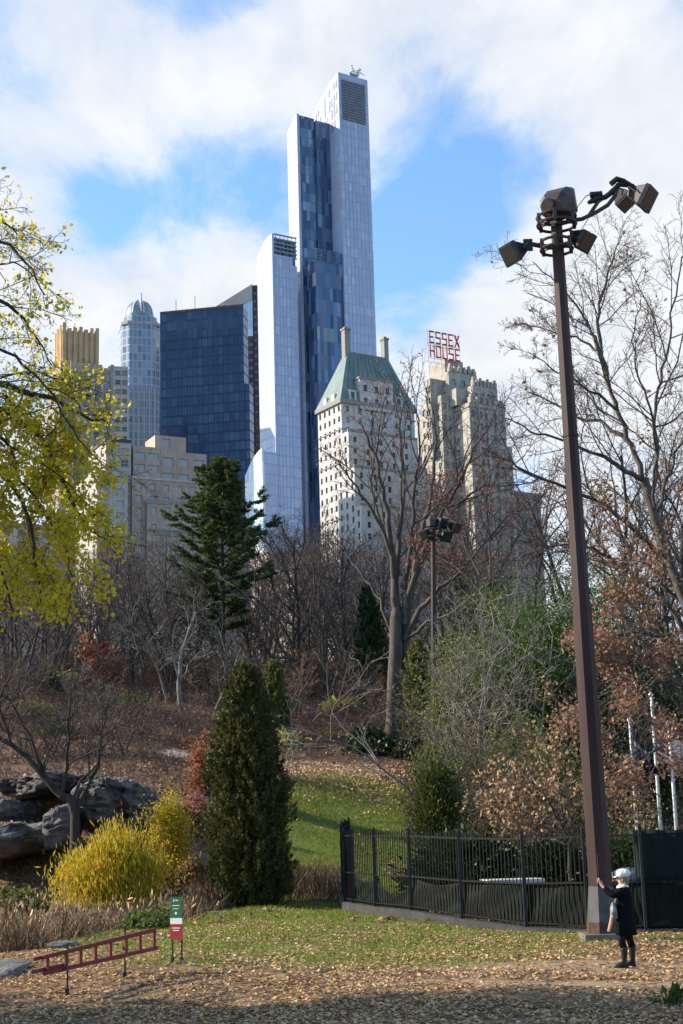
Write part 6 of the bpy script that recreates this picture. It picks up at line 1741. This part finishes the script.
# ------------------------------------------------------------------ rocks
def rock(label, px0, px1, py0, py1, D, seed, dep=None, mat='rock', tilt=.0, flat=1.0, name='boulder'):
    a, c = P(px0, (py0 + py1) / 2, D), P(px1, (py0 + py1) / 2, D); t_, b_ = P((px0 + px1) / 2, py0, D), P((px0 + px1) / 2, py1, D)
    W2 = abs(c.x - a.x) / 2; Hh = (t_.z - b_.z) / 2; cen = Vector(((a.x + c.x) / 2, D, (t_.z + b_.z) / 2)); dp = dep or W2 * .8
    bm = bmesh.new(); bmesh.ops.create_icosphere(bm, subdivisions=5, radius=1); o_ = Vector((seed * 3.1, seed * 1.7, seed))
    for v in bm.verts:
        q_ = v.co.copy()
        m_ = max(abs(q_.x), abs(q_.y), abs(q_.z)); q_ = q_.lerp(q_ / m_, .45)
        w_ = Vector((q_.x * W2, q_.y * dp, q_.z * Hh))
        tz = w_.z + tilt * w_.x
        n1_ = mnoise.fractal(w_ * .5 + o_, 1, 2, 5)
        # sloping beds: broken steps, joints between blocks
        st = (tz / max(Hh, .3)) * 1.3 + n1_ * 1.3 + w_.x * .1; fs_ = st - math.floor(st); step = (math.floor(st) + min(1, fs_ * 1.0) ** 5 - st)
        dd, _ = mnoise.voronoi(Vector((w_.x * .32 + w_.z * .2, w_.y * .4, w_.z * 1.9)) + o_); crack = min(1, (dd[1] - dd[0]) * 5)
        cellv = mnoise.cell(Vector((math.floor(dd[0] * 3), w_.x * .4, w_.z)) + o_)
        k_ = 1 + .3 * n1_ + .07 * step + .03 * cellv - .06 * (1 - crack)
        w_ = Vector((w_.x * k_, w_.y * k_, w_.z * (1 + .45 * n1_)))
        w_ += q_.normalized() * (mnoise.noise(w_ * 3 + o_) * .06 + mnoise.noise(w_ * 9 + o_) * .025) * min(1, Hh * 1.2)
        w_.z += tilt * w_.x
        v.co = w_
    me = bpy.data.meshes.new(name); bm.to_mesh(me); bm.free()
    o = link(name, me, M[mat], None, cen); tag(o, label, 'rock'); return o
rock('big rounded grey bedrock slab with fallen leaves behind yellow shrub', 92, 150, 783, 836, 58, 1, 5.5, tilt=-.1)
rock('long low dark bedrock ledge at left above reeds', -30, 50, 826, 858, 56, 2, 4, tilt=.12)
rock('upper grey bedrock ledge on left hillside behind leaning tree', 15, 96, 778, 796, 64, 3, 5, tilt=.06)
rock('pale tilted rock wedge at base of leaning tree', 46, 80, 808, 848, 53.5, 4, 1.5, tilt=.35)
rock('dark block of rock at left edge of the outcrop', -15, 28, 802, 826, 60, 5, 3)
rock('small dark boulder beside the path left of cedar', 172, 189, 778, 797, 70, 6)
rock('large grey rock at the left edge beside ladder', -18, 30, 963, 985, 27.6, 7, 1.0, 'stone_dim')
rock('flat grey stone at bank behind red ladder', 48, 78, 941, 949, 31.5, 8, .4, 'stone_dim')
rock('pale stone in grass at foot of lawn right of cedar', 305, 335, 897, 906, 47.5, 9, .5, 'stone_dim')
rock('low stone at reed edge left of cedar foot', 204, 222, 911, 917, 43.5, 10, .4, 'stone_dim')

# leaves caught on the ledges
lv = []; rl = np.random.default_rng(33)
for o in [q_ for q_ in scene.objects if q_.name.startswith('boulder')][:6]:
    for v in o.data.vertices:
        if v.normal.z > .6 and rl.uniform() < .5 * max(0, mnoise.noise(v.co * 1.3) + .35): lv.append(tuple(o.location + v.co + v.normal * .03))
o = link('ledge_leaves', leaf_mesh('ledge_leaves', lv, .12, rl, 1.4, flat=.5), M['litter_hill']); tag(o, 'brown leaves caught on the bedrock ledges', 'fallen leaves', None, 'stuff')
# ------------------------------------------------------------------ the woman
M['skin'] = plain('skin', (.55, .33, .25), .5, 0, .4, .06)
M['coat'] = plain('coat', (.006, .006, .008), .9, 0, .05, .3)
M['tights'] = plain('tights', (.01, .008, .009), .8, 0, .1, .3)
M['boots'] = plain('boots', (.016, .009, .008), .45, 0, .3, .3)
M['hat_white'] = surface_mat('hat_white', [(.3, (.62, .61, .6)), (.7, (.8, .79, .77))], 30, 4, .9, .6, 90)
M['scarf'] = surface_mat('scarf', [(.3, (.5, .46, .42)), (.7, (.72, .68, .62))], 20, 4, .9, .5, 60)
M['hair'] = plain('hair', (.2, .13, .075), .6)
M['bag_grey'] = surface_mat('bag_grey', [(.35, (.08, .08, .085)), (.65, (.32, .32, .33))], 14, 3, .7, .2)
M['bag_tan'] = plain('bag_tan', (.45, .27, .15), .6)
M['eye_dark'] = plain('eye_dark', (.03, .02, .02), .3)
M['lip'] = plain('lip', (.4, .14, .12), .5)
fb = P(628.5, 969.5, 26.0); fz = Hz(fb.x, fb.y)
W = empty('person', (fb.x, fb.y, fz), R_(172)); W.scale = (.935, .935, .935); tag(W, 'woman in black coat and white hat raising a phone to take a picture', 'person')
V = []; E = []; RD = []
def J(p, r, par=None):
    V.append(p); RD.append(r if hasattr(r, '__len__') else (r, r)); i = len(V) - 1
    if par is not None: E.append((par, i))
    return i
pel = J((0, 0, .88), (.135, .12)); sp = J((.01, 0, 1.02), (.115, .1), pel); ch = J((.0, 0, 1.2), (.135, .11), sp); up_ = J((-.01, 0, 1.32), (.075, .065), ch)
nk = J((.0, 0, 1.405), .05, up_); hd0 = J((.015, 0, 1.455), (.066, .068), nk); hd1 = J((.015, 0, 1.53), (.085, .098), hd0); hd2 = J((.005, 0, 1.59), (.07, .08), hd1)
for sy, fwd in ((1, .07), (-1, -.08)):
    hp = J((0, sy * .085, .84), .088, pel); kn = J((fwd + .02, sy * .085, .47), .056, hp); cf = J((fwd - .01, sy * .085, .3), .052, kn); an = J((fwd, sy * .085, .085), .036, cf)
    bl = J((fwd + .1, sy * .09, .04), .036, an); J((fwd + .17, sy * .09, .03), .028, bl)
for sy, el, wr in ((1, (.2, .2, 1.24), (.36, .09, 1.40)), (-1, (.22, -.19, 1.25), (.37, -.05, 1.41))):
    sh = J((.0, sy * .15, 1.325), .04, up_); e_l = J(el, .038, sh); w_r = J(wr, .027, e_l)
    pm = J((wr[0] + .035, wr[1] - sy * .005, wr[2] + .055), (.034, .02), w_r)
    # four fingers curled round the phone, thumb from the side of the palm
    for k, (dy, ln) in enumerate(((.026, .062), (.009, .07), (-.008, .066), (-.024, .052))):
        a = (wr[0] + .055, wr[1] + dy * .9 , wr[2] + .088); f1_ = J(a, .0095, pm)
        f2_ = J((a[0] + .012, a[1] - sy * .012, a[2] + ln * .5), .0085, f1_); J((a[0] - .002, a[1] - sy * .024, a[2] + ln * .8), .0075, f2_)
    th_ = J((wr[0] + .015, wr[1] - sy * .03, wr[2] + .06), .011, pm); J((wr[0] + .02, wr[1] - sy * .042, wr[2] + .1), .009, th_)
me = bpy.data.meshes.new('body'); me.from_pydata(V, E, []); me.materials.append(M['skin'])
body = link('body', me, None, W)
md = body.modifiers.new('skin', 'SKIN'); md.use_smooth_shade = True
if not me.skin_vertices: me.skin_vertices.new()
for i, r in enumerate(RD): me.skin_vertices[0].data[i].radius = r
me.skin_vertices[0].data[0].use_root = True
md = body.modifiers.new('sub', 'SUBSURF'); md.levels = 2; md.render_levels = 2
def ell(cx, cy, z, rx, ry, n=24, tilt=0, wob=0, ph=0):
    return [(cx + rx * math.cos(2*math.pi*k/n) * (1 + wob * math.sin(6.28*k/n*7 + ph)), cy + ry * math.sin(2*math.pi*k/n) * (1 + wob * math.sin(6.28*k/n*7 + ph)), z + tilt * math.cos(2*math.pi*k/n)) for k in range(n)]
def solid(name, rings, mat, parent=W, sub=1):
    mb = MB(); mb.loft(rings); o = mb.build(name, M[mat], parent, True)
    if sub: md = o.modifiers.new('sub', 'SUBSURF'); md.levels = sub; md.render_levels = sub
    return o
coat = solid('coat', [ell(.0, 0, .545, .185, .215, wob=.05), ell(0, 0, .56, .195, .225, wob=.05), ell(0, 0, .7, .185, .21, wob=.02, ph=.4), ell(0, 0, .86, .17, .195), ell(.0, 0, 1.0, .145, .168), ell(0, 0, 1.14, .15, .178),
    ell(-.005, 0, 1.27, .145, .195), ell(-.01, 0, 1.345, .118, .18), ell(-.005, 0, 1.39, .088, .115), ell(0, 0, 1.4, .07, .075)], 'coat')
for sy, el, wr in ((1, (.2, .2, 1.24), (.36, .09, 1.40)), (-1, (.22, -.19, 1.25), (.37, -.05, 1.41))):
    mb = MB(); sh = Vector((-.01, sy * .14, 1.325)); e = Vector(el); w_ = Vector(wr)
    mb.tube([sh, sh.lerp(e, .35), sh.lerp(e, .85), e + (w_ - e) * .08, e.lerp(w_, .5), w_ - (w_ - e).normalized() * .01], [.088, .08, .066, .062, .055, .05], 14); o = mb.build('sleeve', M['coat'], W, True)
    md = o.modifiers.new('sub', 'SUBSURF'); md.levels = 1; md.render_levels = 1
for sy, fwd in ((1, .07), (-1, -.08)):
    mb = MB(); mb.tube([(0, sy * .085, .84), (fwd * .6 + .015, sy * .085, .62), (fwd + .022, sy * .085, .47), (fwd - .012, sy * .085, .33)], [.1, .082, .067, .064], 14); mb.build('tights', M['tights'], W, True)
    mb = MB(); y_ = sy * .0865
    mb.loft([ell(fwd - .012, y_, .36, .066, .064, 16), ell(fwd - .012, y_, .3, .064, .062, 16), ell(fwd, y_, .14, .05, .046, 16), ell(fwd + .012, y_, .1, .06, .046, 16), ell(fwd + .05, y_ + sy * .004, .065, .105, .05, 16), ell(fwd + .065, y_ + sy * .006, .03, .13, .052, 16), ell(fwd + .065, y_ + sy * .006, .002, .128, .05, 16)])
    bt = mb.build('boot', M['boots'], W, True); mb = MB(); mb.box(fwd - .055, fwd + .0, y_ - .035, y_ + .035, -.012, .001); mb.build('heel', M['boots'], bt)
# soft white cap with a brim, hair, scarf, face
solid('hat', [ell(.01, 0, 1.555, .098, .1), ell(.0, 0, 1.572, .112, .112, wob=.04), ell(-.018, 0, 1.61, .134, .13, tilt=.012, wob=.08), ell(-.03, 0, 1.655, .128, .124, tilt=.016, wob=.09, ph=1), ell(-.035, 0, 1.692, .09, .088, tilt=.01, wob=.08), ell(-.035, 0, 1.704, .03, .03)], 'hat_white')
mb = MB(); br = []
for t_ in (0, 1):
    br.append([(.075 + t_ * .075 * math.cos(a) + .02, .1 * math.sin(a) * (1 - .12 * t_), 1.572 - t_ * .018) for a in [(-1.35 + 2.7 * k / 12) for k in range(13)]])
up2 = [[(x, y, z + .01) for x, y, z in r] for r in br]
vs = br[0] + br[1] + up2[0] + up2[1]; fs = []
for k in range(12): fs += [(k, k+1, 14+k, 13+k), (26+k, 39+k, 40+k, 27+k), (13+k, 14+k, 40+k, 39+k), (k, 26+k, 27+k, k+1)]
mb.add(vs, fs); mb.build('hat_brim', M['hat_white'], W, True)
solid('hair', [ell(-.05, 0, 1.4, .035, .06), ell(-.058, 0, 1.44, .05, .082), ell(-.048, 0, 1.5, .06, .096), ell(-.03, 0, 1.57, .08, .098), ell(-.02, 0, 1.6, .08, .085)], 'hair')
solid('scarf', [ell(.01, 0, 1.345, .1, .11, wob=.05), ell(.012, 0, 1.37, .118, .122, tilt=-.01, wob=.06, ph=1), ell(.008, 0, 1.4, .108, .11, wob=.05, ph=2), ell(.004, 0, 1.43, .085, .088, tilt=-.008), ell(0, 0, 1.44, .06, .062)], 'scarf')
mb = MB(); mb.loft([[(.088, -.006, 1.545), (.088, .006, 1.545), (.087, 0, 1.55)], [(.094, -.012, 1.505), (.094, .012, 1.505), (.116, 0, 1.505)], [(.09, -.008, 1.497), (.09, .008, 1.497), (.1, 0, 1.497)]]); mb.build('nose', M['skin'], body, True)
for sy in (-1, 1):
    bm = bmesh.new(); bmesh.ops.create_uvsphere(bm, u_segments=10, v_segments=8, radius=.011); me = bpy.data.meshes.new('eye'); bm.to_mesh(me); bm.free(); link('eye', me, M['eye_dark'], body, (.088, sy * .032, 1.535))
    bm = bmesh.new(); bmesh.ops.create_uvsphere(bm, u_segments=10, v_segments=8, radius=.026); me = bpy.data.meshes.new('ear'); bm.to_mesh(me); bm.free(); e_ = link('ear', me, M['skin'], body, (.005, sy * .088, 1.515)); e_.scale = (.6, .35, 1)
mb = MB(); mb.box(.085, .094, -.022, .022, 1.468, 1.477); mb.build('mouth', M['lip'], body, bevel=.003)
# phone in her hands and bag at her hip
Mw = W.matrix_basis if False else Matrix.Translation(W.location) @ Matrix.Rotation(W.rotation_euler.z, 4, 'Z') @ Matrix.Scale(.935, 4)
p = Mw @ Vector((.445, .02, 1.50)); root = empty('phone', p, W.rotation_euler.z); tag(root, 'dark phone in pink case held up by woman in white hat', 'phone')
M['phone_pink'] = plain('phone_pink', (.6, .32, .34), .5)
mb = MB(); mb.box(.0, .01, -.075, .075, -.038, .04); mb.build('case', M['phone_pink'], root, bevel=.004)
mb = MB(); mb.box(-.003, -.0005, -.068, .068, -.032, .034); mb.build('screen', M['lamp_glass'], root)
p = Mw @ Vector((.2, .12, .98)); root = empty('shoulder_bag', p, W.rotation_euler.z); tag(root, 'small grey patterned bag with tan strap hanging at hip of woman', 'bag')
mb = MB(); mb.loft([ell(0, 0, -.13, .045, .08, 16), ell(0, 0, -.11, .06, .1, 16), ell(0, 0, .05, .055, .095, 16), ell(0, 0, .12, .03, .075, 16), ell(0, 0, .14, .01, .05, 16)]); mb.build('pouch', M['bag_grey'], root, True)
mb = MB(); mb.tube([(-.02, .02, .12), (-.1, .0, .3), (-.17, -.06, .42), (-.24, -.12, .4)], .012, 6); mb.build('strap', M['bag_tan'], root)
mb = MB(); mb.tube([(.03, .05, -.06), (.06, .055, -.2), (.1, .05, -.33)], [.024, .03, .026], 8); mb.build('tassel', M['bag_tan'], root)
